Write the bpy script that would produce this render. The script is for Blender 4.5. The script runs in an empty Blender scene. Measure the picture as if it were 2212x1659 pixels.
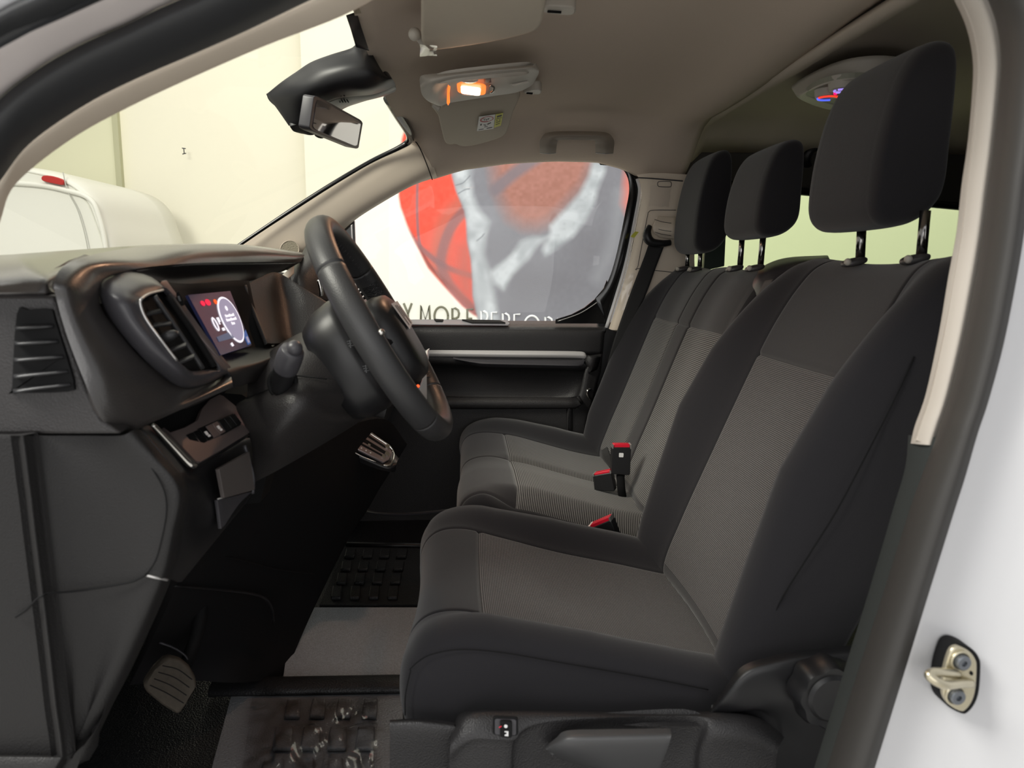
import bpy, bmesh, math, random
import numpy as np
from mathutils import Vector, Matrix
random.seed(4)
# ------------------------------------------------------------------ camera
PW, PH, F = 2212.0, 1659.0, 1671.0
CAM = np.array([0.0, -0.75, 0.80])
PITCH = math.atan(249 / F)
YAW = math.atan(101 * math.cos(PITCH) / F)
cy_, sy_, cp_, sp_ = math.cos(YAW), math.sin(YAW), math.cos(PITCH), math.sin(PITCH)
RT = np.array([cy_, -sy_, 0.0])
FW = np.array([sy_ * cp_, cy_ * cp_, -sp_])
UP = np.array([sy_ * sp_, cy_ * sp_, cp_])
sc = bpy.context.scene
cd = bpy.data.cameras.new('camera')
cam = bpy.data.objects.new('camera', cd)
sc.collection.objects.link(cam)
cd.sensor_width = 36; cd.lens = F / PW * 36; cd.clip_start = 0.02
cd.dof.use_dof = True; cd.dof.focus_distance = 2.1; cd.dof.aperture_fstop = 8.0
M = Matrix.Identity(4)
for i in range(3):
    M[i][0] = RT[i]; M[i][1] = UP[i]; M[i][2] = -FW[i]; M[i][3] = CAM[i]
cam.matrix_world = M
sc.camera = cam
# ------------------------------------------------------------------ light
wd = bpy.data.worlds.new('showroom light'); sc.world = wd; wd.use_nodes = True
bg = wd.node_tree.nodes['Background']
bg.inputs[0].default_value = (0.98, 0.985, 1.0, 1); bg.inputs[1].default_value = 0.62
sc.view_settings.view_transform = 'Standard'; sc.view_settings.look = 'None'
sc.view_settings.gamma = 1; sc.view_settings.exposure = 0.0
sc.view_settings.use_curve_mapping = False

def area(name, loc, target, sx, sy, power, col=(1, 1, 1)):
    l = bpy.data.lights.new(name, 'AREA'); l.shape = 'RECTANGLE'; l.size = sx; l.size_y = sy
    l.energy = power; l.color = col
    o = bpy.data.objects.new(name, l); sc.collection.objects.link(o)
    o.location = loc
    o.rotation_euler = (Vector(target) - Vector(loc)).to_track_quat('-Z', 'Y').to_euler()
    return o
area('ceiling_lamp_over_open_door', (0.1, -2.3, 3.0), (0.3, 0.3, 0.4), 2.4, 1.4, 6, (1, 0.985, 0.96))
area('ceiling_lamp_before_windscreen', (-2.0, -0.6, 2.7), (-0.3, 1.5, 0.9), 1.4, 1.0, 150, (1, 0.985, 0.93))
area('lit_showroom_front', (-0.4, -3.8, 1.1), (0.0, 1.5, 0.8), 3.6, 1.5, 38, (1, 0.98, 0.95))
area('ceiling_lamp_ahead', (-2.2, 2.0, 3.4), (-0.4, 1.0, 0.6), 2.0, 2.0, 16, (1, 0.97, 0.9))
area('ceiling_lamp_at_banner', (0.2, 2.9, 3.8), (0.2, 4.4, 1.0), 4.5, 0.8, 62, (1, 0.98, 0.94))
area('ceiling_lamp_behind', (3.2, 3.2, 3.4), (2.4, 4.4, 1.0), 2.5, 0.8, 25, (1, 1, 0.95))

# ------------------------------------------------------------------ helpers
def W(px, py, Y):
    d = FW * F + RT * (px - PW / 2) - UP * (py - PH / 2)
    return CAM + d * ((Y - CAM[1]) / d[1])
def WZ(px, py, z):
    d = FW * F + RT * (px - PW / 2) - UP * (py - PH / 2)
    return CAM + d * ((z - CAM[2]) / d[2])
def WX(px, py, x):
    d = FW * F + RT * (px - PW / 2) - UP * (py - PH / 2)
    return CAM + d * ((x - CAM[0]) / d[0])
def srgb(c):
    out = []
    for v in c[:3]:
        v = v / 255.0
        out.append(v / 12.92 if v <= 0.04045 else ((v + 0.055) / 1.055) ** 2.4)
    return (*out, 1.0)
def origin(o):
    p = np.zeros(3)
    while o is not None:
        p += np.array(o.location); o = o.parent
    return p
def setp(o, **k):
    for a, b in k.items():
        if b is not None: o[a] = b
def thing(name, label, cat, loc=(0, 0, 0), group=None):
    o = bpy.data.objects.new(name, None); sc.collection.objects.link(o)
    o.location = tuple(float(v) for v in loc); o.empty_display_size = 0.05
    setp(o, label=label, category=cat, group=group)
    return o
def link(name, me, m, parent=None, smooth=True, label=None, loc=None):
    """me: (verts Nx3 world, faces)"""
    v, f = me
    v = np.asarray(v, dtype=float)
    base = origin(parent) if parent is not None else (np.array(loc, dtype=float) if loc is not None else np.zeros(3))
    mesh = bpy.data.meshes.new(name)
    mesh.from_pydata([tuple(p) for p in (v - base)], [], [tuple(int(i) for i in q) for q in f])
    mesh.validate(); mesh.update()
    if smooth:
        mesh.polygons.foreach_set('use_smooth', [True] * len(mesh.polygons))
    if m is not None: mesh.materials.append(m)
    o = bpy.data.objects.new(name, mesh); sc.collection.objects.link(o)
    if parent is not None: o.parent = parent
    elif loc is not None: o.location = tuple(base)
    if label: o['label'] = label
    return o
def struct(o, label=None):
    o['kind'] = 'structure'
    if label: o['label'] = label
    return o
def tag(o, label, cat, group=None, kind=None):
    setp(o, label=label, category=cat, group=group, kind=kind); return o
def merge(*ms):
    V, Fc, n = [], [], 0
    for v, f in ms:
        v = np.asarray(v, dtype=float); V.append(v)
        Fc += [tuple(i + n for i in q) for q in f]; n += len(v)
    return np.vstack(V), Fc
def catmull(P, n, closed=False):
    P = np.asarray(P, dtype=float)
    k = len(P)
    if k < 2: return P
    out = []
    segs = k if closed else k - 1
    for i in range(segs):
        if closed:
            a, b, c, d = P[(i - 1) % k], P[i], P[(i + 1) % k], P[(i + 2) % k]
        else:
            b, c = P[i], P[i + 1]
            a = P[i - 1] if i > 0 else 2 * b - c
            d = P[i + 2] if i + 2 < k else 2 * c - b
        for j in range(n):
            t = j / n
            out.append(0.5 * ((2 * b) + (c - a) * t + (2 * a - 5 * b + 4 * c - d) * t * t + (3 * b - a - 3 * c + d) * t ** 3))
    if not closed: out.append(P[-1])
    return np.array(out)
def grid_mesh(G, closed_c=False, closed_r=False, face_cam=True):
    R, C = G.shape[:2]
    V = G.reshape(-1, 3); fs = []
    for r in range(R if closed_r else R - 1):
        for c in range(C if closed_c else C - 1):
            r2, c2 = (r + 1) % R, (c + 1) % C
            fs.append((r * C + c, r * C + c2, r2 * C + c2, r2 * C + c))
    if face_cam:
        s = 0.0
        for q in fs[::max(1, len(fs) // 200)]:
            p = V[list(q)]
            nn = np.cross(p[1] - p[0], p[2] - p[0]) + np.cross(p[2] - p[0], p[3] - p[0])
            s += float(np.dot(nn, CAM - p.mean(0)))
        if s < 0: fs = [q[::-1] for q in fs]
    return V, fs
def surfgrid(rows, n=6, m=6, closed_c=False, conv=True):
    A = np.array([[W(*p) if conv else np.array(p, dtype=float) for p in r] for r in rows])
    A2 = np.array([catmull(r, n, closed_c) for r in A])
    A3 = np.array([catmull(A2[:, c], m) for c in range(A2.shape[1])]).transpose(1, 0, 2)
    return A3
def solid(o, t, off=-1, bevel=0, seg=2):
    s = o.modifiers.new('thick', 'SOLIDIFY'); s.thickness = t; s.offset = off
    if bevel:
        b = o.modifiers.new('bev', 'BEVEL'); b.width = bevel; b.segments = seg; b.limit_method = 'ANGLE'; b.angle_limit = math.radians(50)
    return o
def surf(name, rows, m, parent=None, n=6, mm=6, t=0.01, bevel=0.0015, closed_c=False, conv=True, label=None, loc=None):
    G = surfgrid(rows, n, mm, closed_c, conv)
    o = link(name, grid_mesh(G, closed_c), m, parent, label=label, loc=loc)
    solid(o, t, -1, bevel)
    return o
def fix_smooth(o, ang=40):
    o.data.polygons.foreach_set('use_smooth', [True] * len(o.data.polygons))
    try: o.data.set_sharp_from_angle(angle=math.radians(ang))
    except Exception: pass
    return o
def tube_mesh(P, r, n=10, seg=6, closed=False, flat=1.0, smooth=True, cap=True):
    P = np.array(P, dtype=float)
    rr = np.array(r if hasattr(r, '__len__') else [r] * len(P), dtype=float)
    if smooth and len(P) > 2:
        Q = catmull(np.hstack([P, rr[:, None]]), seg, closed); P, rr = Q[:, :3], Q[:, 3]
    k = len(P); rings = []
    prev = None
    for i in range(k):
        if closed: t = P[(i + 1) % k] - P[i - 1]
        else: t = P[min(i + 1, k - 1)] - P[max(i - 1, 0)]
        t = t / (np.linalg.norm(t) + 1e-12)
        if prev is None:
            h = np.array([0, 0, 1.0]) if abs(t[2]) < 0.9 else np.array([0, 1.0, 0])
            a = np.cross(t, h)
        else:
            a = prev - t * np.dot(prev, t)
        a = a / (np.linalg.norm(a) + 1e-12); prev = a
        b = np.cross(t, a)
        rings.append([P[i] + rr[i] * (math.cos(x) * a + flat * math.sin(x) * b) for x in [2 * math.pi * j / n for j in range(n)]])
    V = np.array(rings); fs = []
    for i in range(k if closed else k - 1):
        for j in range(n):
            i2, j2 = (i + 1) % k, (j + 1) % n
            fs.append((i * n + j, i * n + j2, i2 * n + j2, i2 * n + j))
    if cap and not closed:
        fs.append(tuple(range(n))[::-1]); fs.append(tuple((k - 1) * n + j for j in range(n)))
    return V.reshape(-1, 3), fs
def box_mesh(c, s, ax=None):
    ax = np.eye(3) if ax is None else np.array(ax, dtype=float)
    V = []
    for i in (-1, 1):
        for j in (-1, 1):
            for k in (-1, 1):
                V.append(np.array(c) + ax[0] * i * s[0] / 2 + ax[1] * j * s[1] / 2 + ax[2] * k * s[2] / 2)
    f = [(0, 1, 3, 2), (4, 6, 7, 5), (0, 4, 5, 1), (2, 3, 7, 6), (0, 2, 6, 4), (1, 5, 7, 3)]
    return np.array(V), f
def rbox(name, c, s, m, parent=None, ax=None, r=0.01, seg=3, label=None, loc=None):
    o = link(name, box_mesh(c, s, ax), m, parent, smooth=True, label=label, loc=loc)
    b = o.modifiers.new('bev', 'BEVEL'); b.width = r; b.segments = seg
    w = o.modifiers.new('wn', 'WEIGHTED_NORMAL')
    return o
def prism_mesh(P, d):
    """P list of world pts (outline), d world extrusion vector"""
    P = np.array(P, dtype=float); k = len(P)
    V = np.vstack([P, P + np.array(d)])
    nrm = np.zeros(3)
    for i in range(k): nrm += np.cross(P[i] - P[0], P[(i + 1) % k] - P[0])
    fl = np.dot(nrm, np.array(d)) > 0
    f = [tuple(range(k))[::-1] if fl else tuple(range(k)), tuple(range(k, 2 * k)) if fl else tuple(range(k, 2 * k))[::-1]]
    for i in range(k):
        j = (i + 1) % k
        q = (i, j, j + k, i + k)
        f.append(q if fl else q[::-1])
    return V, f
def plate(name, pts, m, parent=None, d=(0, 0.02, 0), r=0.002, smooth=0, conv=True, label=None, loc=None, seg=2):
    P = [W(*p) if conv else np.array(p, dtype=float) for p in pts]
    if smooth: P = catmull(P, smooth, True)
    o = link(name, prism_mesh(P, d), m, parent, smooth=False, label=label, loc=loc)
    if r:
        b = o.modifiers.new('bev', 'BEVEL'); b.width = r; b.segments = seg; b.limit_method = 'ANGLE'; b.angle_limit = math.radians(40)
    fix_smooth(o, 45)
    return o
def tube(name, pts, r, m, parent=None, conv=True, label=None, loc=None, **k):
    P = [W(*p) if conv else np.array(p, dtype=float) for p in pts]
    return link(name, tube_mesh(P, r, **k), m, parent, label=label, loc=loc)
class Quad:
    def at(s, px, py, off=0.0):
        d = FW * F + RT * (px - PW / 2) - UP * (py - PH / 2); c = s.p[0] + s.n * off
        return CAM + d * (np.dot(c - CAM, s.n) / np.dot(d, s.n))
    """bilinear patch given by four pixel+depth corners: (0,0) (1,0) (1,1) (0,1)"""
    def __init__(s, a, b, c, d, conv=True):
        s.p = [W(*q) if conv else np.array(q, dtype=float) for q in (a, b, c, d)]
        n = np.cross(s.p[1] - s.p[0], s.p[3] - s.p[0]); n /= np.linalg.norm(n)
        if conv:  # keep the patch flat: slide the fourth corner along its sight line
            d = s.p[2] - CAM; s.p[2] = CAM + d * (np.dot(s.p[0] - CAM, n) / np.dot(d, n))
        if np.dot(n, CAM - s.p[0]) < 0: n = -n
        s.n = n
    def __call__(s, u, v, off=0.0):
        a, b, c, d = s.p
        return (a * (1 - u) + b * u) * (1 - v) + (d * (1 - u) + c * u) * v + s.n * off
    def poly(s, name, uv, m, parent, off=0.0, t=0.002, r=0.0, label=None, smooth=0, loc=None):
        P = [s(u, v, off) for u, v in uv]
        if smooth: P = catmull(P, smooth, True)
        o = link(name, prism_mesh(P, s.n * t), m, parent, smooth=False, label=label, loc=loc)
        if r:
            b = o.modifiers.new('bev', 'BEVEL'); b.width = r; b.segments = 2; b.limit_method = 'ANGLE'
        fix_smooth(o, 40)
        return o
    def mesh(s, uv, off=0.0, t=0.001):
        return prism_mesh([s(u, v, off) for u, v in uv], s.n * t)
def circ(u, v, ru, rv, n=28, a0=0.0):
    return [(u + ru * math.cos(a0 + 2 * math.pi * i / n), v + rv * math.sin(a0 + 2 * math.pi * i / n)) for i in range(n)]
def rrect(u0, v0, u1, v1, r, n=4):
    out = []
    for cx, cy, a in ((u1 - r, v1 - r, 0), (u0 + r, v1 - r, 90), (u0 + r, v0 + r, 180), (u1 - r, v0 + r, 270)):
        for i in range(n + 1):
            t = math.radians(a + 90 * i / n); out.append((cx + r * math.cos(t), cy + r * math.sin(t)))
    return out
def ellipsoid(c, ax, n=24, m=14, p=2.0):
    V, f = [], []
    for i in range(m + 1):
        th = math.pi * i / m
        for j in range(n):
            ph = 2 * math.pi * j / n
            def sp(x): return math.copysign(abs(x) ** (2 / p), x)
            q = (sp(math.sin(th)) * sp(math.cos(ph)), sp(math.sin(th)) * sp(math.sin(ph)), sp(math.cos(th)))
            V.append(np.array(c) + ax[0] * q[0] + ax[1] * q[1] + ax[2] * q[2])
    for i in range(m):
        for j in range(n):
            f.append((i * n + j, i * n + (j + 1) % n, (i + 1) * n + (j + 1) % n, (i + 1) * n + j))
    return np.array(V), f

# ------------------------------------------------------------------ materials
def mat(name, col, rough=0.6, metal=0.0, bump=None, sheen=0.0, spec=0.5, var=0.0, vscale=20, emit=None, estr=1.0, coat=0.0, alpha=None):
    m = bpy.data.materials.new(name); m.use_nodes = True
    nt = m.node_tree; b = nt.nodes['Principled BSDF']
    c = srgb(col)
    b.inputs['Base Color'].default_value = c
    b.inputs['Roughness'].default_value = rough
    b.inputs['Metallic'].default_value = metal
    b.inputs['Specular IOR Level'].default_value = spec
    b.inputs['Sheen Weight'].default_value = sheen
    b.inputs['Coat Weight'].default_value = coat; b.inputs['Coat Roughness'].default_value = 0.2
    if emit:
        b.inputs['Emission Color'].default_value = srgb(emit); b.inputs['Emission Strength'].default_value = estr
    tc = nt.nodes.new('ShaderNodeTexCoord')
    if var:
        nz = nt.nodes.new('ShaderNodeTexNoise'); nz.inputs['Scale'].default_value = vscale; nz.inputs['Detail'].default_value = 4
        nt.links.new(tc.outputs['Object'], nz.inputs['Vector'])
        mx = nt.nodes.new('ShaderNodeMix'); mx.data_type = 'RGBA'
        mx.inputs[6].default_value = tuple(v * (1 - var) for v in c[:3]) + (1,)
        mx.inputs[7].default_value = tuple(min(1, v * (1 + var)) for v in c[:3]) + (1,)
        nt.links.new(nz.outputs['Fac'], mx.inputs[0]); nt.links.new(mx.outputs[2], b.inputs['Base Color'])
    if bump:
        kind, scale, stren = bump
        if kind == 'v':
            t = nt.nodes.new('ShaderNodeTexVoronoi'); t.inputs['Scale'].default_value = scale; out = t.outputs['Distance']
        else:
            t = nt.nodes.new('ShaderNodeTexNoise'); t.inputs['Scale'].default_value = scale; t.inputs['Detail'].default_value = 2; out = t.outputs['Fac']
        nt.links.new(tc.outputs['Object'], t.inputs['Vector'])
        bp = nt.nodes.new('ShaderNodeBump'); bp.inputs['Strength'].default_value = stren; bp.inputs['Distance'].default_value = 0.001
        nt.links.new(out, bp.inputs['Height']); nt.links.new(bp.outputs['Normal'], b.inputs['Normal'])
    return m
FAB = mat('charcoal seat fabric', (38, 37, 40), 0.95, bump=('n', 900, 0.35), sheen=0.25, spec=0.2, var=0.08, vscale=700)
FABL = mat('charcoal seat fabric centre', (46, 44, 46), 0.95, bump=('n', 900, 0.35), sheen=0.3, spec=0.2, var=0.08, vscale=700)
PLA = mat('grained black plastic', (42, 41, 42), 0.42, bump=('v', 520, 0.5), spec=0.45)
PLD = mat('grained dashboard plastic', (44, 42, 42), 0.42, bump=('v', 600, 0.35), spec=0.5)
PLS = mat('smooth black plastic', (26, 26, 28), 0.42, spec=0.5)
PLG = mat('satin anthracite plastic', (62, 61, 65), 0.38, spec=0.5)
LEV = mat('satin grey lever plastic', (66, 66, 67), 0.45, bump=('n', 800, 0.1))
BLK = mat('matt black', (16, 16, 17), 0.8, spec=0.25)
DEEP = mat('dark felt', (27, 26, 27), 0.95, spec=0.15)
GLOSS = mat('gloss black', (14, 14, 15), 0.12, spec=0.5)
RUB = mat('black rubber seal', (44, 45, 47), 0.55, bump=('n', 300, 0.1))
LEA = mat('wheel leather', (52, 52, 53), 0.42, bump=('v', 700, 0.15), spec=0.5)
LEAP = mat('perforated wheel leather', (30, 30, 31), 0.5, bump=('v', 400, 0.8))
LINER = mat('beige headliner felt', (202, 187, 172), 0.95, bump=('n', 700, 0.3), spec=0.1, var=0.05, vscale=600)
BEI = mat('beige pillar plastic', (218, 205, 188), 0.6, bump=('n', 900, 0.15), spec=0.35)
BEIW = mat('beige woven pillar trim', (194, 186, 176), 0.7, bump=('n', 700, 0.2), spec=0.3)
VIS = mat('beige visor vinyl', (186, 176, 160), 0.75, bump=('n', 900, 0.2), spec=0.25)
CONS = mat('beige console plastic', (186, 180, 170), 0.45, spec=0.4)
WHI = mat('white body paint', (200, 200, 202), 0.22, spec=0.5, coat=0.4)
WHI2 = mat('white van paint', (226, 226, 218), 0.35, spec=0.4)
SIL = mat('satin silver trim', (190, 188, 186), 0.28, metal=0.75)
CHR = mat('bright chrome', (225, 222, 216), 0.12, metal=1.0)
ZINC = mat('yellow zinc plate', (200, 192, 168), 0.32, metal=0.9, var=0.1, vscale=60)
STL = mat('grey bolt steel', (120, 124, 130), 0.4, metal=0.8)
RED = mat('red release button', (214, 28, 52), 0.35)
REDL = mat('red brake light lens', (176, 40, 36), 0.3)
WLAB = mat('white paper label', (225, 225, 225), 0.6)
YEL = mat('yellow label', (205, 205, 70), 0.6)
INK = mat('dark ink', (50, 50, 55), 0.7)
BELT = mat('grey belt webbing', (104, 100, 98), 0.8, bump=('n', 500, 0.3))
BELTB = mat('black belt webbing', (34, 34, 35), 0.8, bump=('n', 500, 0.3))
MATG = mat('grained rubber mat', (128, 130, 134), 0.38, bump=('v', 260, 0.8), spec=0.55)
MATB = mat('black rubber mat', (26, 26, 28), 0.55, bump=('v', 300, 0.7))
CARP = mat('studded floor vinyl', (34, 35, 37), 0.36, bump=('v', 330, 1.0), spec=0.6)
PED = mat('dusty pedal rubber', (72, 65, 56), 0.8, var=0.35, vscale=120)
WALL = mat('cream wall paint', (244, 240, 222), 0.9, spec=0.1, var=0.015, vscale=2)
WALLO = mat('olive wall strip', (190, 189, 160), 0.9, spec=0.1)
BANW = mat('banner textile', (248, 245, 230), 0.9, spec=0.1)
TXTD = mat('olive grey print', (128, 126, 108), 0.9, spec=0.1)
TXTW = mat('white print', (250, 250, 248), 0.9, spec=0.1)
SHFL = mat('showroom floor', (214, 212, 208), 0.5)
REARG = mat('dark grey rear lining', (72, 70, 66), 0.9, spec=0.15)
HINGE = mat('silver panel plastic', (120, 108, 106), 0.35, metal=0.5)
def emis(name, col, s):
    m = mat(name, (0, 0, 0), 0.4, emit=col, estr=s); return m
def glass(name, tint, refl=0.06, rough=0.0):
    m = bpy.data.materials.new(name); m.use_nodes = True; nt = m.node_tree
    nt.nodes.clear()
    o = nt.nodes.new('ShaderNodeOutputMaterial'); tr = nt.nodes.new('ShaderNodeBsdfTransparent'); gl = nt.nodes.new('ShaderNodeBsdfGlossy')
    mx = nt.nodes.new('ShaderNodeMixShader'); fr = nt.nodes.new('ShaderNodeFresnel'); fr.inputs['IOR'].default_value = 1.35
    tr.inputs[0].default_value = (*tint, 1); gl.inputs['Roughness'].default_value = rough
    mu = nt.nodes.new('ShaderNodeMath'); mu.operation = 'MULTIPLY'; mu.inputs[1].default_value = refl * 10
    nt.links.new(fr.outputs[0], mu.inputs[0]); nt.links.new(mu.outputs[0], mx.inputs[0])
    nt.links.new(tr.outputs[0], mx.inputs[1]); nt.links.new(gl.outputs[0], mx.inputs[2]); nt.links.new(mx.outputs[0], o.inputs[0])
    return m
GW = glass('windscreen glass', (0.77, 0.765, 0.71), 0.025)
GS = glass('side glass', (0.95, 0.96, 0.96), 0.05)
GR = glass('green tinted glass', (0.80, 0.86, 0.70), 0.04)
FILM = glass('clear film', (0.97, 0.97, 0.98), 0.22, 0.12)
def insert_mat(name, pu, pv, bright, dark, dots=True):
    m = mat(name, dark, 0.85, sheen=0.2, spec=0.25)
    nt = m.node_tree; b = nt.nodes['Principled BSDF']
    uv = nt.nodes.new('ShaderNodeUVMap'); uv.uv_map = 'UVMap'
    sp = nt.nodes.new('ShaderNodeSeparateXYZ'); nt.links.new(uv.outputs[0], sp.inputs[0])
    def sn(out, per, amp=1.0, add=None):
        a = nt.nodes.new('ShaderNodeMath'); a.operation = 'MULTIPLY'; a.inputs[1].default_value = 2 * math.pi / per
        nt.links.new(out, a.inputs[0])
        c = nt.nodes.new('ShaderNodeMath'); c.operation = 'SINE'; nt.links.new(a.outputs[0], c.inputs[0])
        r = nt.nodes.new('ShaderNodeMapRange'); r.inputs[1].default_value = -0.35; r.inputs[2].default_value = 0.55
        nt.links.new(c.outputs[0], r.inputs[0]); return r.outputs[0]
    a = sn(sp.outputs['Y'], pv); out = a
    if dots:
        c = sn(sp.outputs['X'], pu)
        q = nt.nodes.new('ShaderNodeMath'); q.operation = 'MULTIPLY'; nt.links.new(a, q.inputs[0]); nt.links.new(c, q.inputs[1]); out = q.outputs[0]
    mx = nt.nodes.new('ShaderNodeMix'); mx.data_type = 'RGBA'; mx.inputs[6].default_value = srgb(dark); mx.inputs[7].default_value = srgb(bright)
    nt.links.new(out, mx.inputs[0]); nt.links.new(mx.outputs[2], b.inputs['Base Color'])
    bp = nt.nodes.new('ShaderNodeBump'); bp.inputs['Strength'].default_value = 0.4; bp.inputs['Distance'].default_value = 0.0006
    nt.links.new(out, bp.inputs['Height']); nt.links.new(bp.outputs['Normal'], b.inputs['Normal'])
    return m
INS = insert_mat('dotted grey seat insert', 0.0034, 0.0030, (156, 152, 152), (30, 29, 30))
INL = insert_mat('ribbed grey seat insert', 0.0034, 0.0042, (128, 126, 124), (32, 31, 32), dots=False)

# ================================================================== SETTING: showroom and van shell
YB = 4.45
def quad_struct(name, pts, m, conv=False):
    P = [W(*p) if conv else np.array(p, float) for p in pts]
    return struct(link(name, (np.array(P), [(0, 1, 2, 3)]), m, smooth=False))
o = link('wall_right', box_mesh((0.0, YB + 0.1, 2.4), (13, 0.1, 7.6)), WALL, smooth=False); struct(o, 'cream showroom wall beyond the van')
o = link('floor_2', box_mesh((0.0, 1.0, -0.62), (13, 9, 0.1)), SHFL, smooth=False); struct(o, 'grey showroom floor outside the van')
o = link('trim_1', box_mesh((W(256, 400, YB)[0], YB + 0.03, 2.4), (0.035, 0.04, 7.4)), WALLO, smooth=False); struct(o, 'olive vertical joint strip on the showroom wall')
o = link('trim_2', box_mesh((W(120, 400, YB)[0], YB + 0.035, 2.4), (0.75, 0.03, 7.4)), mat('pale olive wall paint', (226, 225, 196), 0.9), smooth=False); struct(o, 'pale olive wall panel behind the white van')

# van floor, headliner, firewall
o = link('floor', box_mesh((0.9, 0.83, -0.03), (3.6, 1.74, 0.05)), CARP, smooth=False); struct(o, 'black studded vinyl cabin floor')
def hl(x, y):
    """headliner height"""
    e = min((y - 0.0) / 0.25, (1.66 - y) / 0.28, 1.0); e = max(e, 0.0)
    base = 1.125 + 0.105 * math.sin(e * math.pi / 2) ** 0.8
    if x > 0.60: base -= 0.0
    k = math.exp(-((x - 0.60) / 0.09) ** 2) * 0.035
    f = max(0.0, (0.02 - x) / 0.20); f = min(f, 1.0)
    return base - k - 0.05 * f * (0.5 + 0.5 * e) + 0.012 * math.sin(y * 4.0)
def farrail(x):
    pts = [(905, 325), (932, 387), (1000, 366), (1100, 352), (1200, 347), (1290, 349), (1350, 365), (1378, 380), (1455, 384), (1500, 388)]
    return pts
xs = np.concatenate([np.linspace(-0.155, 0.5, 22), np.linspace(0.52, 0.66, 8)])
RAIL = [W(px, py, 1.64) for px, py in farrail(0)]
rx = [p[0] for p in RAIL]; rz = [p[2] for p in RAIL]
G = []
ys = np.concatenate([np.linspace(0.0, 0.28, 10), np.linspace(0.34, 1.34, 16), np.linspace(1.40, 1.64, 10)])
for y in ys:
    row = []
    for x in xs:
        z = hl(x, y)
        zr = float(np.interp(x, rx, rz))
        w = min(1.0, max(0.0, (y - 1.34) / 0.30)); w = w * w * (3 - 2 * w)
        z = z * (1 - w) + zr * w
        xx = x
        if x == xs[0]: pass
        row.append((xx, y + 0.02, z))
    G.append(row)
G = np.array(G)
# header edge bows forward in the middle
for i, y in enumerate(ys):
    b = 0.02 * math.sin(min(max((y - 0.1) / 1.5, 0), 1) * math.pi)
    for j in range(6):
        G[i, j, 0] -= b * (1 - j / 6)
o = link('ceiling', grid_mesh(G), LINER); struct(o, 'beige felt headliner over the front seats'); solid(o, 0.012)
# rear headliner
G = np.array([[(x, y, 1.125 + 0.095 * math.sin(min(y / 0.2, (1.66 - y) / 0.2, 1) * math.pi / 2) + 0.01 - (0.03 if x < 0.70 else 0)) for x in (0.655, 0.69, 0.72, 0.9, 1.3, 1.8, 2.6)] for y in np.linspace(0.02, 1.64, 30)])
o = link('ceiling_2', grid_mesh(G), mat('rear headliner felt', (196, 184, 170), 0.95, bump=('n', 700, .3), spec=.1)); struct(o, 'beige headliner over the rear cabin'); solid(o, 0.012)
# roof skin keeps showroom light out of the headliner
o = link('ceiling_3', box_mesh((1.27, 0.84, 1.30), (2.88, 1.72, 0.02)), WHI, smooth=False); struct(o, 'white outer roof panel')
# transverse beam ridge
BR = [(1422, 384, 1.63), (1426, 345, 1.60), (1438, 300, 1.56), (1462, 268, 1.48), (1520, 226, 1.31), (1620, 158, 1.10), (1740, 74, 0.86), (1860, -8, 0.66), (2010, -110, 0.45), (2120, -190, 0.25)]
o = tube('trim_3', BR, 0.013, LINER, seg=6); struct(o, 'rolled beige edge where the front headliner meets the rear one')
# rear side wall (passenger side) around the tinted window
zt = 1.035; zb = 0.70
YS = 1.665
v1 = W(1700, 405, YS); v2 = W(2070, 441, YS)
def wallpiece(name, P, m, lab):
    o = link(name, prism_mesh([np.array(p, float) for p in P], (0, 0.03, 0)), m, smooth=False); return struct(o, lab)
xl = W(1500, 500, YS)[0]
wallpiece('wall_right_2', [(xl - 0.1, YS, v1[2] + 0.02), (2.7, YS, v2[2] - 0.10), (2.7, YS, 1.23), (xl - 0.1, YS, 1.23)], REARG, 'dark lining above the rear side window')
wallpiece('wall_right_3', [(0.60, YS, -0.05), (2.7, YS, -0.05), (2.7, YS, 0.68), (0.60, YS, 0.68)], REARG, 'dark lining below the rear side window')
wallpiece('wall_rear', [(2.62, 1.65, -0.05)] * 1 + [(2.68, 1.65, -0.05), (2.68, 1.65, 1.23), (2.62, 1.65, 1.23)], REARG, 'rear lining')
o = link('wall_rear_2', box_mesh((2.7, 0.84, 0.6), (0.04, 1.7, 1.3)), REARG, smooth=False); struct(o, 'dark rear end of the cabin')
o = link('wall_left', box_mesh((1.75, 0.02, 0.6), (1.9, 0.04, 1.3)), REARG, smooth=False); struct(o, 'lining on the driver side behind the front seat')
o = link('window_1', prism_mesh([(xl - 0.05, YS + 0.012, 0.6), (2.7, YS + 0.012, 0.6), (2.7, YS + 0.012, 1.12), (xl - 0.05, YS + 0.012, 1.12)], (0, 0.004, 0)), GR, smooth=False); struct(o, 'green tinted rear side window')
o = tube('trim_4', [(1560, 398, YS - .005), (1712, 412, YS - .005), (1900, 430, YS - .005), (2080, 447, YS - .005), (2200, 458, YS - .005)], 0.012, GLOSS, smooth=False); struct(o, 'black upper frame of the rear side window')
plate('window_frame_post', [(1528, 470, YS - .03), (1570, 470, YS - .03), (1565, 575, YS - .03), (1520, 585, YS - .03)], mat('dark green glass edge', (44, 58, 50), 0.4), r=0.002, loc=W(1545, 540, YS))
tag(bpy.data.objects['window_frame_post'], 'dark green post of the rear window beside the far headrest', 'window post')
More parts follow.
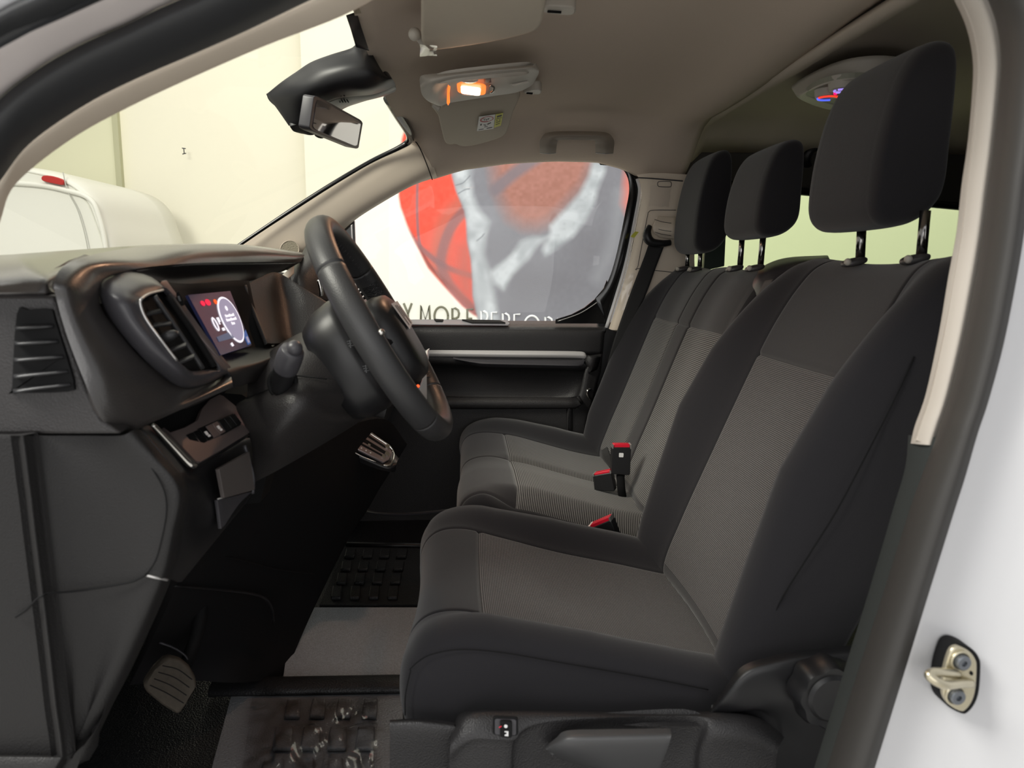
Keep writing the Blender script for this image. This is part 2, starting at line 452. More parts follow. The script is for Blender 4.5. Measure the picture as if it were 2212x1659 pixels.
# windscreen
P0 = W(760, 20, 0.30); HF = W(885, 300, 1.50)
slope = 0.575
def gz(x): return 1.160 + slope * (x + 0.155)
G = np.array([[(x, y, gz(x) + math.sin(math.pi * min(max(y / 1.6, 0), 1)) * (.045 + .105 * min(1, max(0, (-.155 - x) / .25)))) for y in np.linspace(.03, 1.62, 24)] for x in np.linspace(-.16, -.98, 18)])
o = link('window_2', grid_mesh(G), GW); struct(o, 'raked windscreen glass')
o = tube('trim_5', [(500, 541, 1.47), (560, 500, 1.48), (640, 447, 1.49), (720, 396, 1.50), (800, 349, 1.51), (860, 320, 1.51), (884, 304, 1.5), (884, 285, 1.42), (862, 250, 1.3), (838, 212, 1.2)], [0.005, .005, .006, .006, .006, .007, .010, .013, .013, .012], GLOSS); struct(o, 'black edge band of the windscreen')
plate('trim_6', [(747, 33, 0.55), (770, 25, 0.55), (781, 60, 0.60), (797, 108, 0.66), (768, 100, 0.66), (757, 62, .6)], GLOSS, d=(0, 0.006, 0), r=0.001, conv=True); struct(bpy.data.objects['trim_6'], 'black header band of the windscreen beside the mirror cover')
# far A pillar trim
ap = [[(470, 556, 1.50), (515, 531, 1.50), (640, 448, 1.51), (760, 375, 1.52), (850, 325, 1.53), (908, 297, 1.54)],
      [(520, 566, 1.52), (570, 541, 1.51), (680, 471, 1.52), (790, 403, 1.53), (872, 355, 1.54), (928, 328, 1.55)],
      [(600, 580, 1.56), (650, 545, 1.54), (716, 498, 1.55), (806, 441, 1.56), (884, 398, 1.57), (940, 368, 1.58)],
      [(640, 590, 1.62), (690, 552, 1.60), (757, 484, 1.60), (822, 440, 1.62), (892, 401, 1.64), (945, 383, 1.64)]]
o = surf('trim_7', ap, BEI, t=0.012, bevel=0.002); struct(o, 'beige trim of the far windscreen pillar')
sg = thing('speaker_grille', 'round perforated beige speaker grille at the foot of the far windscreen pillar', 'speaker', W(623, 538, 1.50))
SGQ = Quad((598, 515, 1.485), (650, 513, 1.52), (650, 565, 1.52), (598, 567, 1.485))
SGQ.poly('grille', circ(.5, .5, .38, .38, 30), mat('perforated beige mesh', (176, 168, 148), 0.7, bump=('v', 500, 1.0)), sg, 0.002, 0.003)
link('rim', tube_mesh([SGQ(.5 + .39 * math.cos(a), .5 + .39 * math.sin(a), 0.005) for a in np.linspace(0, 2 * math.pi, 30)[:-1]], 0.0009, closed=True, seg=2), BEI, sg)
o = tube('trim_27', [(893, 300, 1.52), (906, 318, 1.515), (920, 350, 1.54), (934, 388, 1.60)], .0016, mat('dark trim joint', (60, 54, 48), .9)); struct(o, 'joint between the far pillar trim and the headliner')  # thin dark joint line
# near A pillar: beige inner trim, black door seal, painted flange, outer seal
inner = [(-60, 640), (-30, 560), (0, 480), (24, 411), (81, 354), (175, 287), (285, 228), (407, 171), (570, 100), (740, 34), (860, -30), (1000, -90)]
mid_ = [(-130, 560), (-70, 480), (0, 392), (50, 325), (110, 275), (203, 216), (300, 168), (407, 122), (530, 68), (671, 0), (790, -55), (900, -120)]
outr = [(-260, 440), (-120, 330), (0, 213), (60, 165), (122, 124), (200, 84), (270, 54), (340, 20), (420, -15), (520, -60), (640, -120), (760, -180)]
out2 = [(-330, 330), (-150, 190), (0, 100), (60, 72), (122, 45), (180, 19), (222, 0), (300, -35), (380, -75), (480, -120), (590, -180), (700, -240)]
out3 = [(-380, 230), (-200, 130), (0, 22), (30, 6), (60, -8), (110, -35), (160, -60), (240, -100), (320, -140), (430, -190), (540, -250), (650, -310)]
def band(name, A, B, ya, yb, bul, m, lab, t=0.02):
    r0 = [(a[0], a[1], ya) for a in A]; r2 = [(b[0], b[1], yb) for b in B]
    r1 = [((a[0] + b[0]) / 2, (a[1] + b[1]) / 2, (ya + yb) / 2 - bul) for a, b in zip(A, B)]
    ra = [((a[0] * .8 + b[0] * .2), (a[1] * .8 + b[1] * .2), (ya * .8 + yb * .2) - bul * .75) for a, b in zip(A, B)]
    rb = [((a[0] * .2 + b[0] * .8), (a[1] * .2 + b[1] * .8), (ya * .2 + yb * .8) - bul * .75) for a, b in zip(A, B)]
    o = surf(name, [r0, ra, r1, rb, r2], m, t=t, bevel=0.001, mm=4, n=5); return struct(o, lab)
band('trim_8', inner, mid_, 0.035, -0.02, 0.012, BEI, 'beige inner trim of the near windscreen pillar')
band('trim_9', mid_, outr, -0.03, -0.09, 0.025, RUB, 'thick black rubber door seal along the near pillar')
band('trim_10', outr, out2, -0.085, -0.13, 0.004, mat('painted door flange', (222, 214, 212), 0.3, coat=0.3), 'white painted door flange of the near pillar')
band('trim_11', out2, out3, -0.14, -0.17, 0.012, RUB, 'outer black seal at the top left corner')
band('trim_12', out3, [(x - 300, y - 260) for x, y in out3], -0.16, -0.2, 0.0, WHI, 'white roof edge at the top left corner')
# near B pillar
bL = [(2030, -60), (2066, 10), (2088, 62), (2100, 120), (2101, 181), (2091, 301), (2077, 400), (2066, 500), (2048, 600), (2028, 720), (2000, 850), (1976, 920), (1967, 958)]
bR = [(2100, -80), (2134, 0), (2153, 55), (2162, 120), (2160, 181), (2147, 313), (2136, 400), (2122, 510), (2104, 620), (2080, 740), (2050, 860), (2030, 920), (2016, 962)]
band('trim_13', bL, bR, 0.02, -0.015, 0.012, BEIW, 'beige woven cover of the near door pillar')
sL = bR + [(1990, 1030), (1962, 1110), (1905, 1290), (1850, 1460), (1785, 1662), (1740, 1800)]
sR = [(2230, -80), (2250, 0), (2262, 60), (2262, 120), (2256, 190), (2240, 310), (2226, 400), (2211, 515), (2195, 610), (2168, 745), (2136, 865), (2116, 925), (2104, 965), (2084, 1035), (2060, 1110), (2004, 1290), (1950, 1465), (1889, 1662), (1845, 1800)]
band('trim_14', sL, sR, -0.03, -0.075, 0.022, mat('dark door seal', (50, 48, 46), 0.6, bump=('n', 300, .1)), 'dark rubber door seal along the near door pillar')
pL = [(1962, 940), (1955, 1010), (1929, 1100), (1876, 1280), (1826, 1440), (1758, 1660), (1710, 1800)]
pR = [(2025, 945), (2000, 1012), (1975, 1100), (1920, 1280), (1868, 1440), (1798, 1660), (1750, 1800)]
band('trim_15', pL, pR, 0.03, -0.02, 0.006, mat('grey green felt pillar lining', (52, 55, 54), 0.95, spec=.2, bump=('n', 500, .4)), 'dark felt lining of the near door pillar')
# painted body side beyond the seal
bodyL = [(2300, -80, -.07), (2262, 120, -.07), (2240, 310, -.07), (2205, 520, -.07), (2165, 745, -.07), (2100, 965, -.07), (2056, 1110, -.07), (2000, 1290, -.07), (1946, 1465, -.07), (1885, 1662, -.07), (1800, 1900, -.07)]
rows = []
for k, (dx, dy) in enumerate([(0, 0.0), (60, 0.004), (130, -0.002), (200, -0.012), (300, -0.03), (420, -0.05), (600, -0.06)]):
    rows.append([(p[0] + dx, p[1] + dx * 0.05, p[2] + dy) for p in bodyL])
o = surf('wall_left_2', rows, WHI, t=0.01, n=4, mm=4); struct(o, 'glossy white painted door jamb')

o = rbox('trim_26', (0.80, -0.07, 1.235), (1.80, 0.12, 0.12), WHI, r=.02); struct(o, 'white roof rail above the door opening')
o = rbox('wall_left_3', (1.90, -0.045, 0.36), (1.9, 0.03, 1.85), WHI, r=.01); struct(o, 'white outer body side behind the door opening')
# ------------------------------------------------------------------ far B pillar
bp_ = [[(1366, 372, 1.64), (1379, 383, 1.64), (1386, 420, 1.64), (1376, 480, 1.64), (1360, 560, 1.64), (1338, 640, 1.64), (1315, 710, 1.64)],
       [(1400, 372, 1.61), (1402, 384, 1.61), (1404, 420, 1.61), (1394, 480, 1.61), (1376, 560, 1.61), (1352, 640, 1.61), (1326, 713, 1.61)],
       [(1440, 374, 1.60), (1440, 386, 1.60), (1436, 420, 1.60), (1428, 480, 1.60), (1415, 560, 1.60), (1396, 640, 1.60), (1372, 713, 1.60)],
       [(1500, 378, 1.60), (1500, 390, 1.60), (1500, 430, 1.60), (1500, 490, 1.60), (1500, 560, 1.60), (1500, 640, 1.60), (1480, 713, 1.60)]]
o = surf('trim_16', bp_, BEI, t=0.03, n=4, mm=4); struct(o, 'beige trim of the far door pillar')
o = tube('trim_17', [(1377, 386, 1.655), (1382, 415, 1.655), (1372, 475, 1.655), (1352, 570, 1.655), (1330, 645, 1.655), (1310, 708, 1.655)], 0.006, WHI); struct(o, 'thin painted edge beside the far door pillar')
fr = [(1300, 349), (1338, 354), (1374, 374), (1386, 412), (1380, 470), (1358, 565), (1338, 635), (1314, 700)]
fi = [(1290, 350), (1322, 352), (1350, 372), (1359, 408), (1350, 462), (1330, 556), (1311, 612), (1285, 645)]
band('trim_18', fr, fi, 1.668, 1.668, 0.003, GLOSS, 'black frame of the far door window', t=0.01)
plate('trim_19', [(1311, 605, 1.672), (1304, 622, 1.672), (1287, 645, 1.672), (1262, 665, 1.672), (1235, 679, 1.672), (1200, 690, 1.672), (1200, 699, 1.672), (1310, 699, 1.672), (1322, 640, 1.672)], GLOSS, d=(0, 0.01, 0), r=0.0005); struct(bpy.data.objects['trim_19'], 'black lower corner of the far door window')
tube('trim_20', [(1305, 640, 1.668), (1283, 658, 1.668), (1250, 678, 1.668), (1205, 694, 1.668)], 0.0015, SIL); struct(bpy.data.objects['trim_20'], 'thin bright seal line in the window corner')
tube('trim_21', [(1379, 384, 1.605), (1402, 385, 1.600), (1440, 388, 1.590), (1475, 391, 1.590)], 0.0018, INK); struct(bpy.data.objects['trim_21'], 'joint line under the headliner')
o = link('window_3', prism_mesh([W(640, 720, 1.70), W(1340, 720, 1.70), W(1390, 380, 1.70), W(1300, 330, 1.70), W(900, 340, 1.70), W(640, 520, 1.70)], (0, 0.004, 0)), GS, smooth=False); struct(o, 'passenger door window')
plate('trim_22', [(741, 484, 1.62), (765, 476, 1.62), (768, 560, 1.62), (752, 560, 1.62)], GLOSS, d=(0, 0.02, 0)); struct(bpy.data.objects['trim_22'], 'black quarter window post behind the steering wheel')
plate('trim_23', [(757, 487, 1.615), (762, 484, 1.615), (764, 550, 1.615), (760, 550, 1.615)], SIL, d=(0, 0.004, 0)); struct(bpy.data.objects['trim_23'], 'bright strip on the quarter window post')

# ================================================================== SEATS
def sstep(a, b, x):
    t = np.clip((x - a) / (b - a), 0, 1); return t * t * (3 - 2 * t)
def loft(path, wf, bf, Tf, yc, ks, prof, npath=8, tgro=(), kgro=(), tlim=(-.62, .62), core=None):
    """path: (x,z) list front face centreline; returns grid (stations x ring), t values, arc length, k list"""
    C = catmull([(a, b) for a, b in path], npath)
    L = np.concatenate([[0], np.cumsum(np.linalg.norm(np.diff(C, axis=0), axis=1))])
    t = L / L[-1]
    # refine stations around grooves
    tt = list(t)
    for g in tgro: tt += [g - 0.010, g - 0.004, g, g + 0.004, g + 0.010]
    tt = np.array(sorted(tt)); 
    X = np.interp(tt, t, C[:, 0]); Z = np.interp(tt, t, C[:, 1])
    G = []
    for i, q in enumerate(tt):
        j0, j1 = max(i - 3, 0), min(i + 3, len(tt) - 1)
        tx, tz = X[j1] - X[j0], Z[j1] - Z[j0]; n_ = math.hypot(tx, tz) + 1e-9; tx /= n_; tz /= n_
        nx, nz = -tz, tx
        w, b, T = wf(q), bf(q), Tf(q)
        ring = []
        for k in ks:
            h = prof(k, b, q)
            for g in kgro:
                h -= 0.0035 * math.exp(-((k - g) / 0.008) ** 2)
            for g in tgro:
                if tlim[0] < k < tlim[1]: h -= 0.004 * math.exp(-((q - g) / 0.005) ** 2)
            r = 0.16
            a = abs(k)
            if a > 1 - r:
                h -= T * 0.35 * (1 - math.sqrt(max(0.0, 1 - ((a - (1 - r)) / r) ** 2)))
            ring.append((X[i] + nx * h, yc + k * w, Z[i] + nz * h))
        for k, d in ((1.0, .55), (0.99, .85), (0.93, 1.0), (0.5, 1.0), (0, 1.0), (-0.5, 1.0), (-0.93, 1.0), (-0.99, .85), (-1.0, .55)):
            if core:
                cx, cz = core(X[i], Z[i]); ring.append((X[i] + (cx - X[i]) * d, yc + k * w, Z[i] + (cz - Z[i]) * d))
            else: ring.append((X[i] - nx * T * d, yc + k * w, Z[i] - nz * T * d))
        G.append(ring)
    return np.array(G), tt, L[-1]
def seat_objs(G, tt, Ltot, ks, wmid, panels, main, mainmat, parent):
    """panels: list (name, material, k0,k1,t0,t1,label)"""
    R, C = G.shape[:2]
    V = G.reshape(-1, 3)
    nk = len(ks)
    groups = {}
    for i in range(R - 1):
        tm = (tt[i] + tt[i + 1]) / 2
        for j in range(C):
            j2 = (j + 1) % C
            q = (i * C + j, i * C + j2, (i + 1) * C + j2, (i + 1) * C + j)
            key = -1
            if j < nk - 1:
                km = (ks[j] + ks[j + 1]) / 2
                for pi, p in enumerate(panels):
                    if p[2] < km < p[3] and p[4] < tm < p[5]: key = pi; break
            groups.setdefault(key, []).append(q)
    groups[-1].append(tuple(range(C))[::-1]); groups[-1].append(tuple((R - 1) * C + j for j in range(C)))
    base = origin(parent)
    out = None
    for key, fs in groups.items():
        used = sorted({i for q in fs for i in q}); mp = {a: b for b, a in enumerate(used)}
        name, m, lab = (main, mainmat, None) if key < 0 else (panels[key][0], panels[key][1], panels[key][6])
        me = (V[used], [tuple(mp[i] for i in q) for q in fs])
        o = link(name, me, m, None)
        o.parent = parent
        o.data.transform(Matrix.Translation(-Vector(base)))
        if lab: o['label'] = lab
        uvl = o.data.uv_layers.new(name='UVMap')
        for lp in o.data.loops:
            g = used[lp.vertex_index]; i, j = divmod(g, C)
            kk = ks[j] if j < nk else 0
            uvl.data[lp.index].uv = (kk * wmid, tt[i] * Ltot)
        bm = bmesh.new(); bm.from_mesh(o.data); bmesh.ops.recalc_face_normals(bm, faces=bm.faces) if key < 0 else None
        if key >= 0:
            bm.normal_update()
            s = sum((f.normal.dot(Vector(CAM - base) - f.calc_center_median())) for f in bm.faces)
            if s < 0: bmesh.ops.reverse_faces(bm, faces=bm.faces)
        bm.to_mesh(o.data); bm.free()
        if key < 0: out = o
        else:
            pass
    return out
def kset(lim=(), n=64):
    ks = list(np.linspace(-1, 1, n))
    for g in lim: ks += [g - 0.014, g - 0.007, g, g + 0.007, g + 0.014]
    return np.array(sorted(ks))
def lerpf(pts):
    a = [p[0] for p in pts]; b = [p[1] for p in pts]
    return lambda q: float(np.interp(q, a, b))
def prof_bolster(ki, ridge):
    def f(k, b, q):
        a = abs(k)
        h = b * float(sstep(ki, ridge, a))
        h -= 0.008 * (1 - min(1, a / ki) ** 2) if a < ki else 0
        return h
    return f
# ---- driver seat
ds = thing('driver_seat', 'charcoal fabric driver seat with dotted grey insert nearest the open door', 'car seat', (0.15, 0.47, 0.0))
YD = 0.47
# cushion
cpath = [(-0.050, 0.135), (-0.085, 0.20), (-0.088, 0.27), (-0.062, 0.311), (-0.01, 0.320), (0.066, 0.300), (0.17, 0.270), (0.28, 0.245), (0.37, 0.225), (0.43, 0.215)]
ki = 0.62
ks = kset((ki, -ki))
G, tt, Lt = loft(cpath, lerpf([(0, .27), (.12, .285), (.8, .285), (1, .27)]), lerpf([(0, 0), (.25, 0.004), (.4, .028), (.6, .040), (.85, .038), (1, .03)]), lerpf([(0, .07), (.5, .115), (1, .09)]), YD, ks, prof_bolster(ki, 0.84), kgro=(ki, -ki), tgro=(0.40,), core=lambda x, z: (max(x, .02), .185))
seat_objs(G, tt, Lt, ks, 0.285, [('cushion_insert', INS, -ki, ki, 0.40, 1.0, 'grey dotted centre of the driver cushion')], 'seat_cushion', FAB, ds)
def curve_on(G, tt, ks, pts, off=0.0015):
    out = []
    for k, t in pts:
        j = int(np.argmin(abs(ks - k))); i = int(np.argmin(abs(tt - t)))
        out.append(G[i, j])
    return out
# side seam of cushion
near_seam = [(885, 1446, .183), (905, 1428, .183), (934, 1413, .183), (995, 1403, .183), (1086, 1410, .184), (1221, 1433, .184), (1409, 1466, .184), (1530, 1490, .184)]
# backrest
bpath = [(0.395, 0.19), (0.372, 0.235), (0.405, 0.33), (0.455, 0.45), (0.523, 0.608), (0.565, 0.70), (0.610, 0.775), (0.640, 0.806), (0.675, 0.815), (0.715, 0.800)]
G, tt, Lt = loft(bpath, lerpf([(0, .275), (.15, .285), (.6, .285), (.8, .275), (.9, .258), (1, .235)]), lerpf([(0, .03), (.15, .048), (.45, .072), (.62, .060), (.78, .03), (.9, .006), (1, 0)]), lerpf([(0, .10), (.4, .12), (.75, .11), (.9, .09), (1, .07)]), YD, ks, prof_bolster(ki, 0.86), kgro=(ki, -ki), tgro=(0.645,))
# find t for seam at z=.608
seat_objs(G, tt, Lt, ks, 0.285, [('backrest_insert', INS, -ki, ki, 0.08, 0.645, 'grey dotted lower centre of the driver backrest'), ('backrest_upper_panel', FABL, -ki, ki, 0.645, 0.93, None)], 'backrest', FAB, ds)
def headrest(parent, yc, w, x0, x1, z0, z1, name='headrest'):
    # profile in xz, extruded in y with rounded edges
    H = z1 - z0; T = x1 - x0
    prof = [(x0 + .22 * T, z0), (x0 + .03 * T, z0 + .07 * H), (x0, z0 + .22 * H), (x0 + .08 * T, z0 + .50 * H), (x0 + .26 * T, z0 + .78 * H), (x0 + .48 * T, z0 + .94 * H), (x0 + .78 * T, z1), (x1 - .02 * T, z0 + .96 * H), (x1 + .02 * T, z0 + .78 * H), (x1, z0 + .45 * H), (x1 - .03 * T, z0 + .2 * H), (x1 - .18 * T, z0 + .08 * H), (x0 + .55 * T, z0 + .01 * H)]
    P = catmull(prof, 5, True)
    c = P.mean(0); G = []
    for s, sc_ in ((-1, .55), (-1.0, .80), (-.975, .90), (-.90, .965), (-.78, .995), (-.74, .988), (-.70, 1.0), (-.3, 1.01), (.3, 1.01), (.70, 1.0), (.74, .988), (.78, .995), (.90, .965), (.975, .90), (1.0, .80), (1, .55)):
        G.append([(c[0] + (p[0] - c[0]) * sc_, yc + s * w, c[1] + (p[1] - c[1]) * sc_) for p in P])
    G = np.array(G)
    v, f = grid_mesh(G, closed_c=True, face_cam=False)
    C = len(P); f.append(tuple(range(C))); f.append(tuple((len(G) - 1) * C + i for i in range(C))[::-1])
    o = link(name, (v, f), FAB, parent)
    bm = bmesh.new(); bm.from_mesh(o.data); bmesh.ops.recalc_face_normals(bm, faces=bm.faces); bm.to_mesh(o.data); bm.free()
    s = o.modifiers.new('ss', 'SUBSURF'); s.levels = 1; s.render_levels = 1
    return o
def post(parent, top, bot, r=0.006):
    p = link('headrest_post', tube_mesh([top, bot], r, n=16, smooth=False), CHR, parent)
    p.data.materials[0] = mat_post
    return p
mat_post = mat('polished steel post', (150, 148, 146), 0.16, metal=1.0)
WHCAP = mat('grey guide sleeve', (70, 68, 68), 0.35)
def sleeve(parent, c, L=0.03):
    c = np.array(c)
    o = link('guide_sleeve', ellipsoid(c + np.array([-.004, 0, 0]), (np.array([.020, 0, 0.004]), np.array([0, L * .55, 0]), np.array([0, 0, .007])), p=2.6), WHCAP, parent)
    k = link('release_button', ellipsoid(c + np.array([-.020, -L * .35, 0.0]), (np.array([.006, 0, 0]), np.array([0, .006, 0]), np.array([0, 0, .006])), n=12, m=8), CONS, o)
    return o
hd = headrest(ds, 0.49, 0.122, 0.598, 0.708, 0.862, 1.128)
for (a, b) in (((1862, 480), (1858, 562)), ((1999, 455), (1990, 556))):
    Yk = 0.51 if a[0] < 1900 else 0.355
    post(ds, W(a[0], a[1], Yk), W(b[0], b[1], Yk), 0.0075)
    sleeve(ds, W(b[0] - 8, b[1] + 4, Yk), 0.030)
tube('seam', [(1650, 1412, .19), (1664, 1350, .188), (1690, 1291, .184), (1752, 1192, .180), (1809, 1100, .178), (1870, 985, .180), (1930, 868, .184), (1975, 770, .19)], 0.0009, BLK, ds)
tube('seam', near_seam, 0.0008, BLK, ds)
tube('seam', [(887, 1448, .183), (876, 1500, .183), (875, 1545, .183)], 0.0008, BLK, ds)
# plastic base valance
VAL = Quad((852, 1560, .135), (1830, 1560, .135), (1830, 1700, .135), (852, 1700, .135))
vr = [[(842, 1555, .16), (905, 1552, .155), (975, 1560, .15), (984, 1566, .147)],
      [(842, 1570, .145), (905, 1570, .14), (970, 1578, .14), (982, 1580, .14)],
      [(842, 1660, .15), (905, 1662, .148), (965, 1664, .148), (980, 1664, .148)],
      [(842, 1800, .155), (905, 1800, .155), (965, 1800, .155), (980, 1800, .155)]]
surf('base_front_cover', vr, PLA, ds, t=0.01)
v2_ = [[(978, 1575, .165), (1000, 1538, .165), (1100, 1533, .165), (1300, 1536, .165), (1480, 1538, .165), (1560, 1536, .165), (1640, 1545, .165), (1700, 1580, .17)],
       [(974, 1590, .135), (1012, 1545, .135), (1110, 1541, .135), (1300, 1544, .137), (1480, 1546, .137), (1560, 1544, .135), (1632, 1556, .135), (1690, 1600, .14)],
       [(972, 1620, .118), (1020, 1590, .116), (1110, 1592, .116), (1170, 1570, .128), (1480, 1556, .135), (1540, 1580, .120), (1620, 1590, .118), (1680, 1622, .125)],
       [(970, 1670, .125), (1020, 1625, .118), (1100, 1625, .117), (1140, 1640, .130), (1460, 1640, .145), (1520, 1640, .125), (1620, 1640, .122), (1676, 1670, .13)],
       [(970, 1800, .13), (1020, 1800, .125), (1100, 1800, .125), (1140, 1800, .135), (1460, 1800, .145), (1520, 1800, .13), (1620, 1800, .13), (1676, 1800, .135)]]
surf('base_side_cover', v2_, PLA, ds, t=0.012)
rc = [[(1532, 1537, .16), (1570, 1480, .15), (1605, 1438, .15), (1665, 1418, .15), (1730, 1405, .15), (1840, 1394, .15), (1920, 1390, .15)],
      [(1534, 1540, .15), (1575, 1500, .135), (1620, 1458, .132), (1675, 1440, .130), (1735, 1428, .13), (1840, 1420, .13), (1920, 1415, .13)],
      [(1545, 1543, .15), (1600, 1535, .14), (1650, 1520, .135), (1690, 1510, .13), (1745, 1500, .13), (1840, 1500, .13), (1920, 1500, .13)],
      [(1560, 1548, .16), (1640, 1552, .15), (1680, 1580, .15), (1700, 1600, .15), (1750, 1620, .15), (1840, 1620, .15), (1920, 1620, .15)],
      [(1600, 1800, .17), (1650, 1800, .17), (1690, 1800, .17), (1710, 1800, .17), (1750, 1800, .17), (1840, 1800, .17), (1920, 1800, .17)]]
surf('recliner_cover', rc, PLS, ds, t=0.012)
# knob
kc = W(1790, 1500, 0.10)
rings = []
for (rr, dy) in ((.010, -.012), (.026, -.014), (.030, -.010), (.038, -.012), (.041, -.006), (.043, .012), (.040, .025), (.030, .032)):
    rings.append([(kc[0] + rr * (1 + (.05 if rr > .037 else 0) * math.cos(8 * a)) * math.cos(a), kc[1] + dy, kc[2] + rr * (1 + (.05 if rr > .037 else 0) * math.cos(8 * a)) * math.sin(a)) for a in np.linspace(0, 2 * math.pi, 65)[:-1]])
v, f = grid_mesh(np.array(rings), closed_c=True); f.append(tuple(range(64)))
fix_smooth(link('backrest_knob', (v, f), PLS, ds), 35)
# lever
lv = [[(1178, 1612, .125), (1200, 1595, .112), (1224, 1578, .10), (1300, 1575, .097), (1380, 1574, .095), (1448, 1573, .095)],
      [(1180, 1618, .110), (1205, 1606, .092), (1235, 1597, .083), (1300, 1594, .080), (1380, 1592, .078), (1450, 1590, .078)],
      [(1192, 1630, .115), (1216, 1628, .095), (1250, 1625, .085), (1310, 1622, .082), (1380, 1620, .080), (1442, 1618, .080)],
      [(1215, 1642, .125), (1245, 1650, .11), (1290, 1660, .10), (1340, 1668, .095), (1390, 1672, .095), (1420, 1672, .095)]]
surf('height_lever', lv, LEV, ds, t=0.012, bevel=0.002, label='grey moulded height lever')
# heater switch
SQ = Quad((1064, 1541, .111), (1118, 1543, .111), (1118, 1583, .109), (1064, 1581, .109))
hs = SQ.poly('heater_switch', rrect(0, 0, 1, 1, .14), BLK, ds, 0.004, 0.004, r=0.001)
SQ.poly('bezel', rrect(.08, .08, .92, .92, .1), PLG, hs, 0.0085, 0.001)
w_ = SQ.poly('thumb_wheel', rrect(.28, .1, .75, .95, .1), BLK, hs, 0.009, 0.006, r=0.001)
link('wheel_marks', merge(SQ.mesh(circ(.5, .32, .07, .09, 16), .0155, .0003), SQ.mesh([(.45, .58), (.6, .58), (.6, .84), (.46, .84), (.46, .76), (.53, .74), (.53, .64), (.45, .64)], .0155, .0003)), WLAB, w_, smooth=False)
link('red_mark', SQ.mesh([(.22, .38), (.32, .30), (.34, .34), (.24, .43)], .0155, .0003), RED, w_, smooth=False)
# seat box behind valance
rbox('seat_box', (0.14, YD + 0.03, 0.07), (0.36, 0.40, 0.16), BLK, ds, r=0.02)

# ---- passenger bench
pb = thing('passenger_bench_seat', 'charcoal two-place passenger bench with ribbed grey inserts beyond the driver seat', 'car seat', (0.2, 1.25, 0.0))
YP = 1.245; WP = 0.40
kins = (-0.80, -0.335, 0.0, 0.60)
def prof_bench(k, b, q):
    h = b * float(sstep(0.66, 0.86, k)) + b * 0.25 * float(sstep(0.86, 0.97, -k))
    return h
kb = kset((0.62, -0.93), 90)
cpb = [(0.015, 0.16), (-0.012, 0.22), (-0.018, 0.27), (0.0, 0.308), (0.05, 0.322), (0.135, 0.312), (0.22, 0.288), (0.31, 0.262), (0.39, 0.245), (0.45, 0.24)]
def prof_bc(k, b, q):
    h = b * float(sstep(0.62, 0.82, k))
    # two seat pans with a shallow fold between them
    h -= 0.010 * math.exp(-((k + 0.12) / 0.05) ** 2) * float(sstep(.35, .5, q))
    h -= 0.045 * float(sstep(0.80, 1.0, -k)) * float(sstep(.3, .45, q))
    h += 0.006 * float(sstep(-0.2, -0.5, k)) 
    return h
kcb = kset((0.62, -0.12, -0.93), 90)
G, tt, Lt = loft(cpb, lerpf([(0, WP - .01), (.2, WP), (1, WP)]), lerpf([(0, 0), (.25, .006), (.4, .026), (.7, .04), (1, .04)]), lerpf([(0, .06), (1, .08)]), YP, kcb, prof_bc, kgro=(0.62, -0.12, -0.93), tgro=(0.44,), tlim=(-.93, .62), core=lambda x, z: (max(x, .08), .195))
seat_objs(G, tt, Lt, kcb, WP, [('cushion_insert', INL, -0.12, 0.62, 0.44, 1.0, 'ribbed grey cushion insert of the outer seat'), ('cushion_insert', INL, -0.93, -0.12, 0.44, 1.0, 'ribbed grey cushion insert of the middle seat'), ('cushion_front_panel', FABL, -0.93, 0.62, 0.2, 0.44, None)], 'seat_cushion', FAB, pb)
bpb = [(0.43, 0.20), (0.40, 0.25), (0.425, 0.33), (0.47, 0.44), (0.545, 0.628), (0.585, 0.715), (0.620, 0.77), (0.645, 0.793), (0.68, 0.80), (0.73, 0.79)]
kbs = (0.64, 0.02, -0.20)
kbb = kset(kbs, 90)
def prof_bb(k, b, q):
    h = b * float(sstep(0.64, 0.84, k)) + b * 0.3 * float(sstep(.86, .96, -k))
    h += 0.004 * math.cos(k * 9)
    return h
G, tt, Lt = loft(bpb, lerpf([(0, WP - .01), (.2, WP), (.75, WP), (.9, WP - .015), (1, WP - .04)]), lerpf([(0, .03), (.2, .055), (.5, .06), (.7, .04), (.85, .01), (1, 0)]), lerpf([(0, .1), (.7, .1), (1, .07)]), YP, kbb, prof_bb, kgro=kbs, tgro=(0.665,), tlim=(-.96, .64))
seat_objs(G, tt, Lt, kbb, WP, [('backrest_insert', INL, 0.02, 0.64, 0.1, 0.665, 'ribbed grey lower insert of the outer backrest'), ('backrest_strip', FABL, -0.20, 0.02, 0.1, 0.665, 'plain charcoal strip between the two inserts'), ('backrest_insert', INL, -0.93, -0.20, 0.1, 0.665, 'ribbed grey lower insert of the middle backrest'), ('backrest_upper_panel', FABL, -0.93, 0.64, 0.665, 0.92, None)], 'backrest', FAB, pb)
headrest(pb, 1.405, 0.115, 0.606, 0.70, 0.842, 1.110).name = 'headrest'
headrest(pb, 0.965, 0.115, 0.606, 0.70, 0.866, 1.066).name = 'headrest'
for (a, b, Yk) in (((1486, 535), (1484, 583), 1.48), ((1514, 535), (1511, 584), 1.36), ((1604, 500), (1598, 582), 1.03), ((1650, 495), (1642, 581), 0.91)):
    post(pb, W(a[0], a[1], Yk), W(b[0], b[1], Yk), 0.0065); sleeve(pb, W(b[0] - 8, b[1] - 2, Yk), 0.035)
rbox('bench_base', (0.24, 1.25, 0.10), (0.40, 0.70, 0.18), BLK, pb, r=0.02)
link('base_lip', tube_mesh([W(*p) for p in ((778, 1098, 1.28), (810, 1108, 1.2), (860, 1111, 1.14), (905, 1109, 1.1), (960, 1104, 1.06), (1000, 1100, 1.02))], 0.008, flat=.5), PLG, pb)
